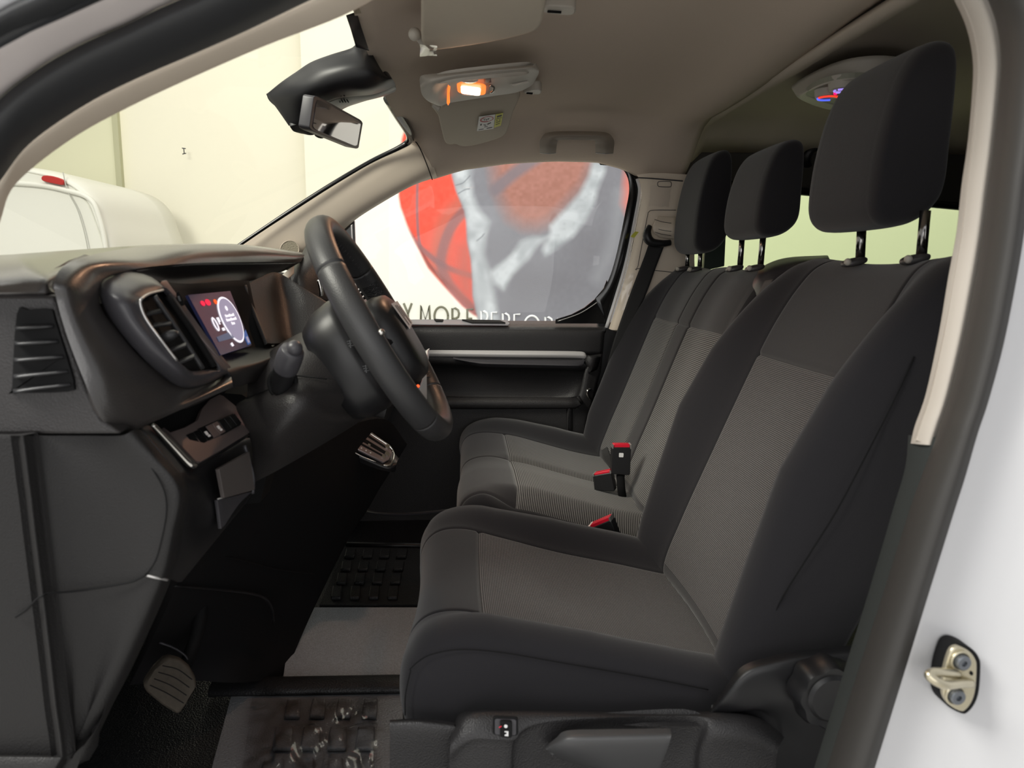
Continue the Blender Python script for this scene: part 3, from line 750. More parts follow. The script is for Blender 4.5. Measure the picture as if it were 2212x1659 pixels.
# shoulder belt tower on the bench
bt = pb
surf('belt_outlet_cover', [[(1612, 655, .93), (1613, 628, .93), (1626, 596, .94), (1650, 573, .96), (1700, 556, .98), (1790, 551, 1.0)],
              [(1618, 668, .89), (1622, 632, .89), (1640, 602, .88), (1668, 581, .88), (1715, 567, .88), (1792, 556, .88)],
              [(1634, 690, .86), (1640, 640, .85), (1662, 610, .84), (1690, 592, .84), (1730, 578, .84), (1794, 566, .84)]], PLG, bt, t=0.02, bevel=0.004)
surf('belt_outlet_inner_cover', [[(1650, 700, .85), (1660, 650, .84), (1680, 612, .83), (1712, 588, .82), (1750, 574, .82)], [(1690, 712, .84), (1700, 660, .83), (1715, 625, .82), (1740, 600, .81), (1790, 580, .8)]], PLS, bt, t=0.02, bevel=0.004)
belt2 = surf('seat_belt', [[(1652, 606, .835), (1630, 648, .83), (1606, 695, .83), (1580, 745, .84)], [(1670, 603, .825), (1655, 648, .82), (1640, 690, .81), (1628, 735, .82)]], BELT, None, t=0.002, bevel=0, n=6, loc=W(1630, 660, .83))
tag(belt2, 'grey seat belt webbing running down between bench and driver backrest', 'seat belt')
# far belt and its guide
belt1 = surf('seat_belt', [[(1404, 520, 1.585), (1390, 560, 1.575), (1365, 625, 1.57), (1340, 695, 1.57), (1322, 750, 1.57), (1306, 810, 1.60)], [(1440, 518, 1.585), (1418, 575, 1.575), (1396, 635, 1.57), (1366, 700, 1.57), (1340, 760, 1.57), (1312, 815, 1.60)]], BELTB, None, t=0.002, bevel=0, loc=W(1380, 640, 1.58))
tag(belt1, 'black seat belt webbing hanging down the far door pillar', 'seat belt')
bg_ = thing('belt_guide', 'black belt loop under a beige height adjuster on the far door pillar', 'seat belt guide', W(1410, 500, 1.59))
tube('loop', [(1404, 488, 1.575), (1398, 502, 1.57), (1400, 516, 1.568), (1410, 524, 1.568), (1430, 526, 1.568), (1448, 524, 1.572)], [.007, .012, .014, .013, .011, .009], PLS, bg_)
surf('adjuster_cap', [[(1420, 466, 1.58), (1460, 468, 1.58)], [(1412, 484, 1.565), (1460, 486, 1.56)], [(1411, 500, 1.565), (1460, 504, 1.56)], [(1424, 514, 1.58), (1460, 518, 1.58)]], BEI, bg_, t=.01, bevel=.003)
for py in (478, 496, 505):
    tube('groove', [(1414, py - 4, 1.566), (1430, py + 1, 1.560), (1450, py + 4, 1.558)], 0.0008, INK, bg_)
# covers and notes on the far pillar
tube('trim_24', [(1425, 392, 1.595), (1446, 392, 1.595), (1450, 395, 1.595), (1450, 401, 1.595), (1446, 404, 1.595), (1425, 403, 1.595), (1421, 400, 1.595), (1421, 395, 1.595)], 0.0009, INK, closed=True, seg=3); struct(bpy.data.objects['trim_24'], 'small rounded cover outline on the far pillar')
tube('trim_25', [(1460, 454, 1.597), (1412, 454, 1.597), (1402, 458, 1.597), (1398, 470, 1.597), (1378, 575, 1.597), (1380, 580, 1.597), (1470, 590, 1.597)], 0.0009, INK, seg=3); struct(bpy.data.objects['trim_25'], 'outline of the belt adjuster cover')
ft = plate('yellow_tag', [(1362, 511, 1.606), (1372, 500, 1.606), (1380, 501, 1.606), (1370, 514, 1.606)], YEL, d=(0, .001, 0), r=0, loc=W(1370, 506, 1.6)); tag(ft, 'small yellow adhesive tag on the far door pillar', 'sticker')
def film(name, pts, lab):
    rows = []
    for r in pts: rows.append([(x, y, Y - 0.004 - 0.006 * random.random()) for x, y, Y in r])
    G = surfgrid(rows, 5, 5)
    G += (np.random.RandomState(3).rand(*G.shape) - .5) * 0.004
    o = link(name, grid_mesh(G), FILM, loc=G.mean((0, 1))); tag(o, lab, 'film'); return o
film('protective_film', [[(1352, 590, 1.61), (1372, 590, 1.60)], [(1340, 625, 1.61), (1364, 625, 1.6)], [(1330, 670, 1.61), (1352, 670, 1.6)]], 'crinkled clear film on the lower far door pillar')
film('protective_film', [[(1405, 400, 1.598), (1450, 402, 1.598)], [(1403, 425, 1.598), (1448, 425, 1.598)], [(1400, 445, 1.598), (1445, 447, 1.598)]], 'clear film patch on the upper far door pillar')

# ---- buckles
def buckle(quad, label, tailpts=None, stk=True, depth=0.022):
    b = thing('seat_belt_buckle', label, 'seat belt buckle', quad(.5, 1.0), group=None)
    quad.poly('buckle_body', rrect(0, .10, 1, 1, .08), PLS, b, -depth, depth, r=0.002)
    quad.poly('release_button', rrect(.07, .0, .93, .13, .04), RED, b, -depth * .9, depth * .8, r=0.001, label='red release button')
    link('metal_corner', quad.mesh([(0, .0), (.07, .02), (.05, .16), (0, .14)], -depth, depth), SIL, b, smooth=False)
    link('metal_corner', quad.mesh([(.93, .02), (1, .0), (1, .14), (.95, .16)], -depth, depth), SIL, b, smooth=False)
    if stk: quad.poly('label_patch', rrect(.36, .28, .60, .42, .03), WLAB, b, 0.0003, 0.0005, label='small square white label')
    if tailpts: tube('stalk', tailpts, .010, BLK, b, flat=.5)
    return b
buckle(Quad((1323, 960, 1.03), (1364, 960, 1.03), (1361, 1027, 1.03), (1321, 1024, 1.03)), 'upright black seat belt buckle with red button standing between the bench inserts', [(1340, 1025, 1.04), (1342, 1055, 1.04), (1345, 1075, 1.05)])
buckle(Quad((1280, 1024, 1.06), (1319, 1016, 1.04), (1328, 1062, 1.04), (1284, 1060, 1.06)), 'low black seat belt buckle left of the upright one in the bench', None, stk=False)
buckle(Quad((1270, 1137, .80), (1317, 1117, .77), (1340, 1180, .77), (1292, 1200, .80)), 'tilted black seat belt buckle beside the driver cushion', None)
tb = surf('belt_tab', [[(1300, 972, 1.12), (1312, 965, 1.12)], [(1302, 990, 1.10), (1322, 990, 1.10)], [(1318, 1010, 1.08), (1330, 1010, 1.08)]], BELTB, None, t=.002, bevel=0, loc=W(1312, 985, 1.1)); tag(tb, 'folded black webbing loop behind the upright buckle', 'belt loop')
ch = plate('seat_bracket', [(1387, 1172, .78), (1397, 1162, .78), (1400, 1178, .78), (1382, 1182, .78)], SIL, d=(0, .01, 0), loc=W(1392, 1175, .78)); tag(ch, 'small metal bracket tip behind the driver cushion', 'bracket')

# ================================================================== STEERING WHEEL AND COLUMN
AW = math.radians(29.5)
SN = np.array([math.cos(AW), 0, math.sin(AW)]); SU = np.array([-math.sin(AW), 0, math.cos(AW)]); SV = np.array([0, 1.0, 0])
SC = W(829, 714, 0.446); SR = 0.178
def sw(u, v, n=0.0): return SC + SU * u + SV * v + SN * n
wh = thing('steering_wheel', 'black leather steering wheel with smooth grips and stitched inner rim', 'steering wheel', SC)
def rimP(th, a, r1=0.0175, r2=0.0205):
    R = SR
    x = math.cos(th); y = math.sin(th)
    fl = 1.0 - 0.035 * max(0.0, -x) ** 6
    c = sw(R * fl * x, R * y)
    rad = SU * x + SV * y
    return c + rad * r1 * math.cos(a) + SN * r2 * math.sin(a)
n1, n2 = 120, 20
def rim_piece(name, t0, t1, a0, a1, m, closed_a, n=60, extra=0.0, lab=None):
    th = np.linspace(t0, t1, n); aa = np.linspace(a0, a1, n2 + 1)
    if closed_a: aa = aa[:-1]
    G = np.array([[rimP(t, a, .0175 + extra, .0205 + extra) for a in aa] for t in th])
    v, f = grid_mesh(G, closed_c=closed_a, face_cam=False)
    if closed_a:
        C = len(aa); f.append(tuple(range(C))); f.append(tuple((n - 1) * C + i for i in range(C))[::-1])
    o = link(name, (v, f), m, wh, label=lab)
    bm = bmesh.new(); bm.from_mesh(o.data); bmesh.ops.recalc_face_normals(bm, faces=bm.faces); bm.to_mesh(o.data); bm.free()
    return o
TA, TB = math.radians(54), math.radians(138)      # near grip boundaries measured from the top
rim_piece('rim', math.radians(-TA * 57.3 + 0), TA, 0, 2 * math.pi, LEA, True, lab='smooth leather top arc')
bpy.data.objects['rim'].name = 'rim'
rim_piece('rim', math.radians(138) + 0.006, math.radians(222) - 0.006, 0, 2 * math.pi, LEA, True, lab='smooth leather bottom arc')
rim_piece('grip', math.radians(54) + 0.006, math.radians(138), 0, 2 * math.pi, LEA, True, lab='far leather grip')
rim_piece('grip', math.radians(222), math.radians(306) - 0.006, 0, 2 * math.pi, LEA, True, lab='near leather grip')
# stitching on the inside of the rim
for k in range(56):
    t = math.radians(-60 + k * 200 / 56)
    P = [rimP(t, math.pi - .18, .0182, .021), rimP(t + .02, math.pi + .12, .0182, .021)]
    if k == 0: st = []
    st.append(tube_mesh(P, 0.0007, n=5, smooth=False))
link('stitching', merge(*st), mat('dark grey thread', (58, 56, 56), 0.7), wh)['kind'] = 'stuff'
rim_piece('inner_perforated_band', math.radians(62), math.radians(132), math.pi - .75, math.pi + .75, LEAP, False, extra=0.0007)
# hub
def wheel_loft(name, secs, m, par=wh, n=28, p=3.2, conv=None):
    rings = []
    for (n_, cu, cv, hu, hv) in secs:
        ring = []
        for i in range(n):
            a = 2 * math.pi * i / n
            cu_ = math.copysign(abs(math.cos(a)) ** (2 / p), math.cos(a)); sv_ = math.copysign(abs(math.sin(a)) ** (2 / p), math.sin(a))
            ring.append(sw(cu + hu * cu_, cv + hv * sv_, n_))
        rings.append(ring)
    v, f = grid_mesh(np.array(rings), closed_c=True, face_cam=False)
    f.append(tuple(range(n))); f.append(tuple((len(rings) - 1) * n + i for i in range(n))[::-1])
    o = link(name, (v, f), m, par)
    bm = bmesh.new(); bm.from_mesh(o.data); bmesh.ops.recalc_face_normals(bm, faces=bm.faces); bm.to_mesh(o.data); bm.free()
    return o
pad = wheel_loft('airbag_pad', [(-.012, -.020, 0, .070, .085), (0.010, -.021, 0, .073, .092), (.026, -.021, 0, .068, .085), (.033, -.021, 0, .055, .072), (.035, -.021, 0, .03, .04)], PLS)
hb = wheel_loft('hub_back', [(-.030, -.01, 0, .088, .094), (-.045, -.012, 0, .092, .100), (-.075, -.015, 0, .090, .098), (-.098, -.018, 0, .080, .085)], PLS)
link('pad_joint', tube_mesh([sw(-.030, v_, .030 - 2.2 * v_ * v_) for v_ in np.linspace(-.06, .06, 9)], 0.001), BLK, pad)
# spokes
for sgn in (-1, 1):
    P = [sw(-.006, sgn * .07, -.006), sw(-.008, sgn * .11, -.010), sw(-.010, sgn * .150, -.006), sw(-.010, sgn * .172, 0)]
    link('spoke', tube_mesh(P, [.030, .022, .018, .014], flat=.35, n=14), PLS, wh)
sp_ = link('spoke', tube_mesh([sw(-.08, 0, -.008), sw(-.12, 0, -.008), sw(-.165, 0, -.002)], [.030, .024, .020], flat=.35, n=14), PLS, wh)
# silver accent of the lower far spoke
AQ = [(904, 853, .60), (922, 789, .66), (918, 872, .68), (912, 862, .64)]
def WN(px, py, n):
    d = FW * F + RT * (px - PW / 2) - UP * (py - PH / 2); c = SC + SN * n
    return CAM + d * (np.dot(c - CAM, SN) / np.dot(d, SN))
plate('spoke_trim', [WN(x, y, .012) for x, y in ((897, 849), (906, 836), (917, 806), (922, 788), (923, 862), (919, 877), (910, 862))], SIL, wh, d=tuple(SN * -.006), r=0.001, conv=False)
plate('spoke_trim', [WN(x, y, .010) for x, y in ((921, 788), (924, 757), (928, 752), (926, 775), (923, 800))], SIL, wh, d=tuple(SN * -.006), r=0.0005, conv=False)
LEDR = emis('orange indicator', (255, 84, 40), 2.2)
for (x, y, Y, r) in ((903, 834, .0, .0022), (913, 862, .60, .0014), (917, 763, .60, .0014), (915, 766, .60, .0012), (914, 794, .60, .0014)):
    link('indicator_lamp', ellipsoid(WN(x, y, .016), (np.array([r, 0, 0]), np.array([0, r, 0]), np.array([0, 0, r])), 10, 6), LEDR, wh)
# label on the pad and emblem
def WN(px, py, n):
    d = FW * F + RT * (px - PW / 2) - UP * (py - PH / 2); c = SC + SN * n
    return CAM + d * (np.dot(c - CAM, SN) / np.dot(d, SN))
LQ = Quad((843, 658, .40), (856, 653, .42), (887, 700, .42), (881, 714, .40))
LQ.p = [WN(x, y, .034) for x, y in ((840, 659), (853, 653), (886, 700), (880, 714))]; LQ.n = SN
lb = LQ.poly('warning_label', [(0, 0), (1, 0), (1, 1), (0, 1)], WLAB, wh, 0.004, 0.0005)
for k, (a, b) in enumerate(((.1, .9), (.12, .6), (.2, .95))):
    link('print_line', LQ.mesh([(.22 + .22 * k, a), (.30 + .22 * k, a), (.30 + .22 * k, b), (.22 + .22 * k, b)], .0048, .0002), INK, lb, smooth=False)
link('emblem', ellipsoid(WN(824, 718, .036), (np.array([.004, 0, 0]), np.array([0, .006, 0]), np.array([0, 0, .004]))), CHR, pad)
BT = mat('grey switch legend', (120, 122, 124), 0.5)
for (x, y) in ((755, 743), (789, 797)):
    Q = Quad((x - 7, y - 8, .335), (x + 7, y - 9, .345), (x + 9, y + 7, .345), (x - 5, y + 9, .335))
    for (u0, v0, u1, v1) in ((.0, .1, 1, .18), (.1, .4, .7, .48), (.2, .7, 1, .8), (.4, .0, .5, 1)):
        link('switch_legend', Q.mesh([(u0, v0), (u1, v0), (u1, v1), (u0, v1)], .001, .0005), BT, hb, smooth=False)
# column
col = thing('steering_column_shroud', 'black steering column cover under the wheel with round stalk opening', 'column cover', W(640, 860, .40))
surf('upper_cover', [[(544, 800, .42), (590, 753, .44), (640, 722, .46), (676, 712, .48), (716, 716, .48)],
                     [(535, 812, .38), (592, 775, .38), (640, 752, .38), (688, 745, .38), (740, 760, .40)],
                     [(532, 860, .34), (590, 838, .32), (640, 812, .32), (700, 818, .34), (770, 830, .38)]], PLD, col, t=.01, bevel=.002)
surf('lower_cover', [[(532, 860, .342), (590, 838, .322), (640, 812, .322), (705, 818, .342), (760, 830, .38)],
                     [(510, 878, .33), (590, 872, .29), (650, 852, .285), (715, 850, .33), (775, 868, .39)],
                     [(528, 918, .32), (598, 920, .28), (668, 888, .29), (725, 885, .36), (782, 890, .43)],
                     [(543, 960, .33), (600, 968, .31), (690, 925, .34), (740, 912, .39), (785, 900, .46)],
                     [(549, 1042, .38), (611, 1010, .38), (714, 950, .42), (750, 928, .45), (786, 905, .48)]], PLD, col, t=.012, bevel=.003)
tube('joint_line', [(532, 860, .337), (560, 849, .327), (583, 840, .318)], .0009, BLK, col)
tube('joint_line', [(637, 811, .318), (670, 815, .322), (706, 819, .335)], .0009, BLK, col)
sk = W(610, 832, .31)
ringp = [(582, 826), (590, 806), (610, 797), (631, 805), (639, 826), (632, 846), (612, 857), (590, 849)]
tube('stalk_collar', [(x, y, .308) for x, y in ringp], .0035, BLK, col, closed=True)
plate('stalk_opening', [(x, y, .306) for x, y in ringp], BLK, col, d=(0, .006, 0), r=0, smooth=4)
stl = thing('indicator_stalk', 'black control stalk with rounded end button rising from the column cover', 'stalk', W(610, 835, .30))
link('stem', tube_mesh([W(608, 840, .31), W(611, 815, .295), W(620, 785, .275)], [.0135, .0145, .0165], n=20), PLS, stl)
link('collar', tube_mesh([W(617, 796, .279), W(622, 782, .272), W(629, 764, .265), W(633, 756, .262)], [.0165, .0170, .0165, .0150], n=20), PLG, stl)
link('end_button', ellipsoid(W(636, 752, .258), (SU * .0105, SV * .0105, SN * .0105)), PLG, stl)

# ================================================================== DASHBOARD
db = thing('dashboard', 'black grained dashboard with digital instrument hood and air vents', 'dashboard', W(420, 700, .15))
outerL = [(658, 550, .85), (554, 534, .62), (475, 528, .50), (400, 528, .38), (300, 533, .26), (205, 549, .11), (142, 571, .05), (118, 608, .02), (123, 650, .02), (148, 735, .02), (190, 842, .02), (222, 908, .03), (269, 937, .06), (330, 912, .10), (420, 872, .16), (504, 836, .24)]
innerL = [(650, 566, .82), (560, 567, .60), (480, 567, .46), (411, 569, .34), (345, 574, .24), (285, 583, .16), (226, 604, .10), (214, 640, .08), (221, 668, .08), (244, 702, .08), (300, 769, .09), (364, 823, .13), (399, 838, .16), (440, 832, .20), (470, 821, .24), (496, 800, .28)]
def mixrow(a, b, t, dy): return [(p[0] * (1 - t) + q[0] * t, p[1] * (1 - t) + q[1] * t, p[2] * (1 - t) + q[2] * t - dy) for p, q in zip(a, b)]
HOOD = mat('satin grained hood plastic', (54, 51, 50), 0.34, bump=('v', 600, .2), spec=.8, coat=.6)
surf('instrument_hood', [outerL, mixrow(outerL, innerL, .3, .012), mixrow(outerL, innerL, .65, .012), innerL], HOOD, db, t=.012, bevel=.002, n=5, mm=4)
# dash top behind
plate('side_end_panel', [(-200, 637, .03), (117, 637, .03), (124, 660, .03), (145, 730, .03), (187, 842, .03), (219, 908, .03), (262, 938, .03), (-200, 940, .03)], PLD, db, d=(0, .03, 0), r=.004)
sv = plate('side_vent', [(36, 678, .026), (60, 669, .026), (108, 668, .026), (118, 690, .026), (152, 800, .026), (158, 830, .026), (148, 846, .026), (30, 848, .026), (26, 835, .026)], BLK, db, d=(0, .01, 0), r=.002, smooth=3)
for k, (y0, x1, dy) in enumerate(((708, 114, -4), (742, 124, -5), (778, 136, -8), (814, 146, -12), (846, 152, -16))):
    surf('slat', [[(32 - k, y0 - 5, .024), (70, y0 - 6 + dy * .4, .023), (x1, y0 - 4 + dy, .024)], [(32 - k, y0 + 2, .019), (70, y0 + 1 + dy * .4, .018), (x1, y0 + 1 + dy, .022)]], PLS, sv, t=.002, n=3, mm=2, bevel=0)
surf('dash_top', [[(-200, 560, .35), (0, 551, .30), (60, 547, .28), (215, 536, .35), (348, 528, .5), (475, 526, .62), (560, 532, .78), (662, 547, .98)],
                  [(-200, 575, .15), (0, 565, .12), (60, 564, .11), (120, 574, .12), (205, 556, .19), (300, 541, .32), (475, 536, .57), (655, 556, .90)],
                  [(-200, 600, .06), (0, 597, .05), (60, 597, .045), (100, 600, .045), (116, 608, .06), (150, 600, .12), (300, 560, .34), (560, 560, .70)],
                  [(-200, 634, .03), (0, 632, .03), (60, 632, .03), (90, 632, .03), (118, 633, .045), (160, 640, .12), (300, 590, .36), (560, 570, .72)]], HOOD, db, t=.012, bevel=.002, n=4, mm=4)
# binnacle inside
surf('hood_underside', [[(285, 585, .17), (345, 576, .25), (411, 571, .35), (480, 569, .47), (560, 569, .61), (648, 567, .82)],
                        [(330, 606, .24), (365, 600, .31), (420, 596, .40), (480, 592, .49), (545, 588, .60), (612, 586, .74)],
                        [(345, 625, .27), (385, 622, .34), (425, 620, .40), (475, 617, .47), (530, 610, .57), (600, 588, .72)]], PLS, db, t=.006, bevel=0)
surf('screen_surround', [[(340, 606, .20), (385, 612, .28), (440, 612, .34), (500, 606, .46), (538, 606, .52)],
                         [(395, 690, .255), (415, 690, .27), (445, 690, .35), (515, 690, .465), (556, 680, .50)],
                         [(470, 790, .255), (475, 785, .27), (500, 775, .35), (550, 765, .44), (592, 742, .49)]], BLK, db, t=.006, bevel=0)
surf('hood_inner_wall', [[(530, 616, .50), (560, 600, .58), (598, 588, .66), (650, 618, .66), (704, 650, .66), (740, 672, .66)],
                         [(545, 660, .50), (575, 655, .56), (610, 650, .64), (660, 665, .64), (710, 680, .64), (745, 700, .64)],
                         [(578, 742, .46), (600, 742, .50), (620, 738, .58), (660, 722, .60), (710, 705, .60), (750, 720, .60)]], PLD, db, t=.006, bevel=.001)
surf('screen_lower_shelf', [[(470, 772, .27), (500, 762, .36), (545, 750, .45), (600, 742, .52), (640, 728, .58)],
                            [(480, 794, .25), (510, 786, .30), (555, 775, .37), (606, 758, .45), (650, 735, .54)],
                            [(496, 806, .25), (520, 800, .29), (560, 788, .35), (608, 765, .43), (655, 745, .52)],
                            [(504, 838, .26), (530, 830, .30), (560, 820, .36), (610, 790, .43), (655, 775, .52)]], PLS, db, t=.008, bevel=.001)
# screen
scq = Quad((400, 640, .262), (492, 631, .448), (538, 748, .44), (471, 770, .262))
SCRN = emis('display navy', (34, 38, 66), .55); SCRN.node_tree.nodes['Principled BSDF'].inputs['Roughness'].default_value = 0.15
EW = emis('display white', (250, 244, 252), 1.1); ELI = emis('display lilac', (160, 152, 176), 0.9); ER = emis('display red', (255, 20, 70), 1.0); EO = emis('display orange', (255, 96, 20), 1.0); EB = emis('display blue', (60, 98, 160), .8); EG = emis('display grey blue', (112, 122, 150), .55)
s_ = scq.poly('instrument_screen', [(0, 0), (1, 0), (1, 1), (0, 1)], SCRN, db, 0.0, 0.004, label='lit navy instrument display')
def E(uv, m, off=.0045, name='display_mark'):
    link(name, scq.mesh(uv, off, .0002), m, s_, smooth=False)
E([(.12, .80), (.62, .80), (.62, .68), (.12, .72)], EG)
E(circ(.70, .50, .265, .41, 48), EW, .0045, 'dial_ring'); E(circ(.70, .50, .235, .375, 48), ELI, .0050, 'dial_face')
E(circ(.68, .30, .03, .045, 16), EW, .0055)
for (u0, u1, v) in ((.56, .82, .43), (.54, .84, .50), (.64, .74, .57)):
    n_ = 7 if u1 - u0 > .2 else 3
    for i in range(n_):
        a = u0 + (u1 - u0) * i / n_; hgt = .018 + .012 * ((i * 7) % 3 == 0)
        E([(a, v - hgt), (a + (u1 - u0) / n_ * .85, v - hgt), (a + (u1 - u0) / n_ * .85, v + .02), (a, v + .02)], EW, .0055, 'display_text')
zero = []
for i in range(24):
    a0, a1 = 2 * math.pi * i / 24, 2 * math.pi * (i + 1) / 24
    zero.append(scq.mesh([(.25 + .055 * math.cos(a0), .52 + .12 * math.sin(a0)), (.25 + .055 * math.cos(a1), .52 + .12 * math.sin(a1)), (.25 + .022 * math.cos(a1), .52 + .085 * math.sin(a1)), (.25 + .022 * math.cos(a0), .52 + .085 * math.sin(a0))], .0045, .0002))
zv, zf = merge(*zero)
o = link('digit_zero', (zv, zf), EW, s_, smooth=False)
bm = bmesh.new(); bm.from_mesh(o.data); bmesh.ops.remove_doubles(bm, verts=bm.verts, dist=.00001); bm.to_mesh(o.data); bm.free()
E([(.34, .42), (.40, .42), (.40, .50), (.37, .50), (.37, .54), (.34, .54)], EW); E(rrect(.35, .60, .42, .65, .01), EW)
E(circ(.20, .16, .045, .045, 14), ER, name='warning_lamp'); E(circ(.32, .155, .06, .055, 14), ER, name='warning_lamp'); E(circ(.50, .16, .04, .045, 10), EO, name='warning_lamp')
E([(.38, .88), (.44, .86), (.46, .92), (.40, .93)], EW); E([(.86, .80), (.99, .72), (.99, .97), (.88, .98)], EB); E(rrect(.90, .84, .96, .95, .01), ELI, .005)
# driver vent pod
vo = [(217, 610, .10), (215, 642, .085), (240, 696, .085), (300, 769, .095), (364, 824, .13), (399, 838, .155), (440, 832, .195), (484, 812, .25), (494, 798, .262), (445, 745, .255), (392, 680, .245), (342, 608, .205), (280, 586, .155), (240, 596, .12)]
vi = [(308, 645, .10), (304, 656, .088), (316, 687, .088), (350, 735, .09), (383, 778, .10), (400, 793, .115), (415, 802, .145), (450, 798, .20), (468, 794, .22), (430, 735, .21), (395, 680, .195), (358, 628, .165), (336, 633, .135), (320, 638, .115)]
surf('vent_housing', [vo, mixrow(vo, vi, .25, .016), mixrow(vo, vi, .6, .020), mixrow(vo, vi, .92, .008), vi, mixrow(vi, vi, 0, -.03)], PLG, db, closed_c=True, t=.003, bevel=0, n=4, mm=3)
vb = plate('vent_cavity', [(x, y, Y + .02) for x, y, Y in vi], BLK, db, d=(0, .01, 0), r=0)
dv = mat('dark slat plastic', (48, 48, 50), .4)
tube('centre_bar', [(334, 640, .118), (384, 714, .135), (438, 796, .155)], .003, dv, vb, n=8)
for (x0, y0, x1, y1) in ((318, 676, 350, 671), (332, 701, 370, 697), (347, 728, 386, 719), (368, 755, 402, 744), (387, 781, 420, 768)):
    surf('slat', [[(x0, y0 - 4, .108), (x1, y1 - 5, .128)], [(x0 - 2, y0 + 4, .100), (x1, y1 + 2, .120)]], dv, vb, t=.0025, n=3, mm=2, bevel=.0005)
link('thumb_tab', ellipsoid(W(364, 726, .105), (np.array([.010, 0, .003]), np.array([0, .008, 0]), np.array([0, 0, .006]))), dv, vb)
tube('right_blade', [(362, 640, .16), (420, 725, .18), (462, 790, .20)], .004, BLK, vb)
tube('chrome_edge', [(352, 627, .150), (325, 634, .115), (308, 644, .086), (303, 656, .082), (315, 688, .082), (349, 736, .083), (382, 779, .092)], .0014, SIL, db)
surf('trim_strip', [[(342, 608, .204), (392, 680, .244), (445, 745, .254), (494, 798, .262)], [(360, 604, .235), (412, 675, .258), (462, 745, .262), (500, 793, .27)]], HINGE, db, t=.004, n=4, mm=2)
plate('strip_button', [(380, 634, .238), (386, 630, .24), (396, 650, .243), (396, 660, .243), (391, 661, .242), (382, 645, .24)], BLK, db, d=(0, .004, 0), r=.0005)
plate('button_mark', [(383, 640, .236), (387, 639, .236), (391, 650, .239), (387, 651, .239)], BT, db, d=(0, .0005, 0), r=0)
# lower dash
lo = [[(301, 921, .09), (335, 926, .13), (411, 1004, .19), (530, 945, .35)],
      [(354, 982, .085), (400, 1022, .14), (440, 1015, .21), (545, 955, .37)],
      [(395, 1032, .075), (430, 1060, .15), (465, 1060, .22), (549, 1035, .37)],
      [(408, 1078, .075), (435, 1110, .15), (480, 1110, .23), (549, 1062, .36)],
      [(395, 1141, .075), (425, 1170, .14), (458, 1165, .22), (478, 1152, .26)],
      [(370, 1250, .085), (380, 1256, .11), (386, 1258, .13), (393, 1257, .15)]]
surf('lower_panel', lo, PLS, db, t=.012, bevel=.002, n=5, mm=4)
surf('pocket_recess', [[(290, 925, .12), (330, 905, .18), (400, 872, .25), (500, 835, .36)], [(330, 925, .14), (362, 944, .19), (430, 915, .26), (475, 858, .35)]], BLK, db, t=.006, n=4, mm=3)
spq = Quad((352, 938, .165), (474, 857, .335), (540, 931, .345), (421, 1005, .170))
spp = link('switch_panel', prism_mesh([spq.at(x, y) for x, y in ((346, 930), (360, 941), (392, 930), (420, 914), (430, 888), (448, 868), (468, 858), (476, 861), (509, 888), (530, 912), (539, 928), (536, 937), (480, 972), (425, 1004), (416, 1002))], spq.n * .006), HINGE, db, smooth=False)
spp.name = 'switch_panel'
surf('panel_lip', [[(421, 1004, .165), (480, 970, .25), (540, 933, .342)], [(423, 1012, .172), (482, 979, .256), (541, 941, .348)]], PLS, db, t=.004, n=4, mm=3)
sb = Quad((386, 945, .188), (497, 897, .305), (515, 921, .308), (411, 977, .190))
sbb = sb.poly('switch_row', [(0, 0), (1, 0), (1, 1), (0, 1)], BLK, db, 0.004, .001)
for k in range(8):
    u0 = .02 + k * .122; 
    mm_ = HINGE if k in (3, 4) else GLOSS
    o = sb.poly('push_button', rrect(u0, .08, u0 + .108, .92, .02), mm_, sbb, .005, .0035, r=.0006)
    if k in (2, 4):
        for q in (rrect(u0 + .03, .35, u0 + .075, .6, .01), rrect(u0 + .04, .62, u0 + .085, .75, .01)):
            link('button_symbol', sb.mesh(q, .0087, .0002), WLAB, o, smooth=False)
tube('chrome_edge', [(329, 918, .112), (345, 934, .122), (375, 966, .140), (402, 995, .155), (414, 1004, .160), (424, 1005, .168)], [.0025, .004, .0055, .006, .0055, .003], CHR, db)
tube('silver_bar', [(386, 947, .178), (410, 978, .180)], .0016, SIL, db)
cq = Quad((458, 1014, .205), (525, 977, .300), (537, 1060, .300), (470, 1078, .205))
cq.poly('fuse_cover', rrect(0, 0, 1, .99, .03), mat('satin grey cover', (92, 86, 84), .4, metal=.2), db, .004, .005, r=.001)
tube('cover_edge', [(470, 1078, .196), (537, 1060, .292)], .001, SIL, db, smooth=False)
surf('lower_cover_panel', [[(470, 1080, .20), (505, 1072, .25), (545, 1062, .30)], [(474, 1110, .20), (500, 1100, .24), (520, 1085, .27)], [(478, 1142, .20), (486, 1134, .21), (496, 1118, .23)]], PLG, db, t=.004, n=3, mm=3)
tube('cover_frame', [(528, 962, .300), (541, 1005, .302), (547, 1035, .302), (546, 1066, .302)], .0025, PLG, db)
